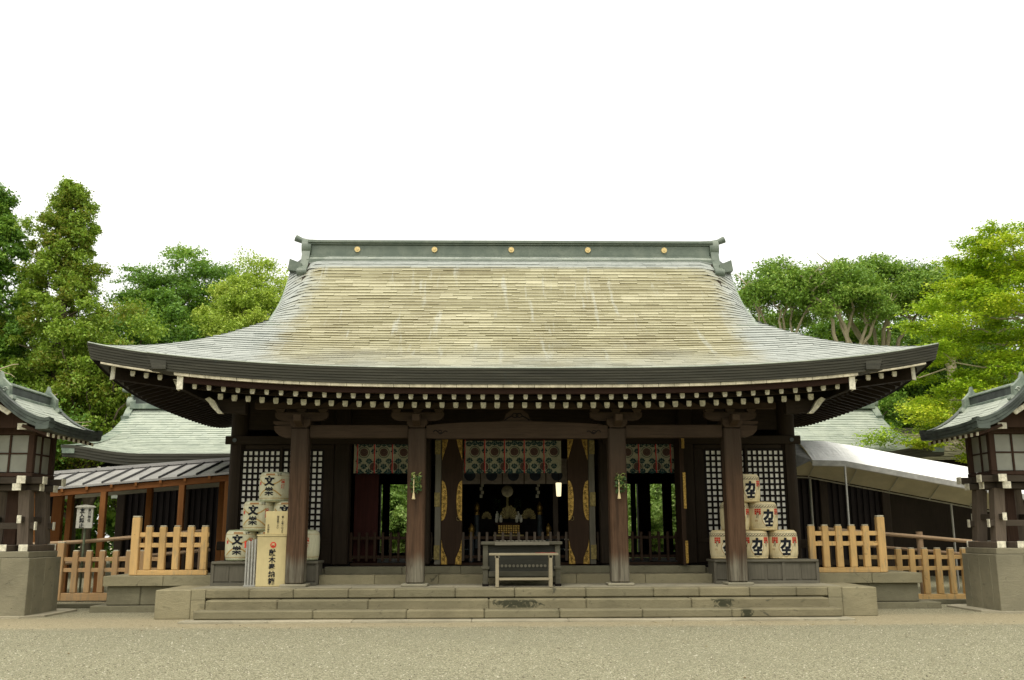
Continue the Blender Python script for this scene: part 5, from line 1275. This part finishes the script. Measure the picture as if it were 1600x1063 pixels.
tree('rounded light green camphor tree beside the left slope of the hall roof',-10.8,40,13.1,2.7,5.5,M['l_light'],M['bark'],6,'broad',200,260,.065,.8,.3)
tree('tall evergreen at the left edge behind the first conifer',-24.5,44,13,4.5,2,M['l_dark'],M['bark'],7,'broad',90,260,.10,1.2,.3)
t8=tree('shadowy evergreen with bare grey twigs behind the left lantern roof',-19.2,34.5,7.8,3.4,1.2,M['l_dark'],M['bark'],8,'broad',90,280,.08,1.0,.22)
R8=random.Random(12)
for (a,b) in(((1.0,-2.6,4.4),(4.6,-3.4,6.0)),((2.2,-3.0,5.0),(4.4,-3.4,4.3)),((1.2,-3,6.2),(3.2,-3.3,7.0)),((2.6,-3.1,5.3),(5.6,-3.2,5.0)),((.6,-3,5.4),(2.6,-3.4,5.1))):
    m=MB(); pt=limb(m,a,b,.045,.012,R8,7,.25)
    for k in(2,4,5): limb(m,pt[k],pt[k]+Vector((R8.uniform(.3,1),R8.uniform(-.3,.2),R8.uniform(-.7,.7))),.02,.006,R8,4,.3)
    m.build('bare_branch',M['barkpale'],t8)
tree('bushy evergreen filling the gap above the left side hall',-14.8,39,8.2,3.2,1.5,M['l_oak'],M['bark'],9,'broad',90,280,.08,.95,.25)
tree('mid green evergreen low behind the olive conifer',-18.0,41,10.8,3.2,2.5,M['l_oak'],M['bark'],10,'broad',90,260,.08,.95,.25)
def bare(x,y,z0,pts,label): pass
# right side: tall pale trunked oaks
def oak(label,x,y,ztop,rad_,zlow,seed,lean,trunk=.17,nc=50):
    R_=random.Random(seed); T=empty('oak_tree',(x,y,0),label=label,cat='tree',); m=MB()
    p0=(0,0,0); p1=(lean*.35,0,zlow*.5); p2=(lean*.8,0,zlow*.95); m.tube([p0,(lean*.1,0,zlow*.25),p1,(lean*.55+.1,0,zlow*.72),p2],[trunk*1.2,trunk,trunk*.95,trunk*.85,trunk*.75],8)
    cents=[];sizes=[]
    for b in range(6):
        a=R_.uniform(-1.1,1.1); hx=lean+rad_*(b-2.5)/2.6; tip=Vector((hx,R_.uniform(-1,1)*rad_*.5,ztop-R_.uniform(.3,1.4)-abs(b-2.5)*.25)); st=Vector(p2)+Vector((0,0,-R_.uniform(0,1.6)))
        md=st.lerp(tip,.5)+Vector((R_.uniform(-.3,.3),0,R_.uniform(.1,.6))); limb(m,st,md,trunk*.55,trunk*.35,R_,4,.3); limb(m,md,tip,trunk*.33,.02,R_,5,.35)
        for q in range(3):
            k=md.lerp(tip,R_.uniform(.1,.8)); limb(m,k,k+Vector((R_.uniform(-1,1),R_.uniform(-.6,.6),R_.uniform(.2,1))),.04,.01,R_,3,.3)
    for i in range(nc):
        k=(i+.5)/nc; th=i*2.39996; u_=math.sqrt(k); c=Vector((lean+rad_*u_*math.cos(th)*R_.uniform(.85,1.1),rad_*.7*u_*math.sin(th),ztop-.55-1.25*u_*u_-R_.uniform(0,1.1)**1.3)); cents.append(c); s=R_.uniform(.55,1.0); sizes.append((s,s,s*.55))
    smooth_by(m.build('trunk',M['barkpale'],T),60); leaves('crown',cents,sizes,230,M['l_oak'],T,seed,leaf=.068)
oak('slender oak with forked pale trunk just right of the hall ridge',11.0,38,13.0,1.9,8.6,41,.3,.13,38)
oak('pale trunked oak with domed crown between the slender oak and crooked oaks',14.2,37.5,12.8,2.0,9.0,42,-.5,.17,48)
oak('crooked pale trunked oak leaning right under a broad green dome',15.0,39,13.3,2.5,9.4,43,.9,.2,58)
oak('rightmost pale trunked oak beside the yellow green maple',17.8,38.5,13.1,2.5,9.4,44,.9,.19,58)
tree('dark evergreen behind the slender oak',12.4,44,12.2,3.4,4.5,M['l_oak'],M['bark'],51,'broad',150,260,.075,1.15,.25)
tree('dark evergreen thicket tree behind the crooked pale trunks',18.4,44.5,12.5,4.0,4.0,M['l_dark'],M['bark'],52,'broad',170,250,.08,1.3,.28)
tree('dark evergreen in the middle behind the pale trunked oaks',15.3,43,12.2,3.0,4.0,M['l_dark'],M['bark'],57,'broad',140,260,.08,1.15,.2)
tree('dark evergreen at the right behind the maple',22.2,42,12.2,3.8,3,M['l_dark'],M['bark'],53,'broad',80,280,.09,1.1,.28)
tree('low dark evergreen seen below the right eave corner',13.8,38.5,8.2,2.4,3.0,M['l_dark'],M['bark'],54,'broad',60,260,.08,.8,.2)
# maple: flat sprays in tiers
def maple():
    R_=random.Random(77); T=empty('maple_tree',(17.3,29.5,0),label='bright yellow green maple with tiered sprays at the right edge',cat='tree'); m=MB(); cents=[];sizes=[]
    m.tube([(0,0,0),(-.2,0,3),(-.6,0,5.5),(-.3,0,8),(.4,0,9.6)],[.3,.25,.2,.14,.04],9)
    for i in range(190):
        t=(i+.5)/190; z=4.3+6.8*t; prof=(5.3-1.1*t)*(1-.5*t**7)*(1+.10*math.sin(t*23)); a=i*2.39996; rr=prof*math.sqrt(R_.uniform(.1,1.05))
        c=Vector((rr*math.cos(a)*1.0+.2,rr*math.sin(a)*.75,z+.25*math.sin(a*2)-rr*.08)); cents.append(c); s=R_.uniform(.6,1.15); sizes.append((s,s,s*.30))
        if i%4==0: limb(m,(-.3,0,max(3,z-1.0)),c,.06,.012,R_,6,.25)
    smooth_by(m.build('trunk',M['barkpale'],T),60); leaves('crown',cents,sizes,420,M['l_maple'],T,77,flat=1.0,leaf=.058,aspect=.8)
maple()
# garden shrubs seen through the hall
for i,(x,lb) in enumerate(((-4.6,'left'),(-3.3,'middle left'),(4.9,'middle right'),(6.0,'right'))):
    tree(f'sunlit green shrub seen through the hall opening, {lb}',x,32.0,3.6,1.4,.4,M['l_shrub'],M['bark'],60+i,'broad',34,260,.07,.6,.06,name='garden_shrub')
MB().box(-4.2,-2.6,32.6,32.75,0,1.75).build('low_white_wall',M['farwall'],label='low pale wall seen in the distance through the left hall bay',cat='wall')
# far woodland closing the view, and an unseen ring behind the camera
def wood():
    rs=random.Random(5); cents=[];sizes=[]
    for i in range(330):
        sx=-1 if i%2 else 1; x=sx*rs.uniform(3,48); y=rs.uniform(47,56); top=8.5 if sx<0 else 6.6; 
        if abs(x)>22: top=11
        cents.append((x,y,rs.uniform(.5,top))); s=rs.uniform(1.2,2.2); sizes.append((s,s,s*.8))
    for i in range(150):  # unseen tree ring added behind the camera to dim the facade
        a=math.pi*(1.0+rs.uniform(-.02,1.02)); R0=rs.uniform(34,40); cents.append((R0*1.1*math.cos(a),8+R0*math.sin(a),rs.uniform(0,12))); s=rs.uniform(2,3.2); sizes.append((s,s,s*.9))
    leaves('far_woodland',cents,sizes,140,M['l_dark'],None,99,leaf=.3)['kind']='stuff'
    bpy.data.objects['far_woodland']['label']='dark woodland behind the shrine buildings, plus unseen trees added behind the camera'
wood()
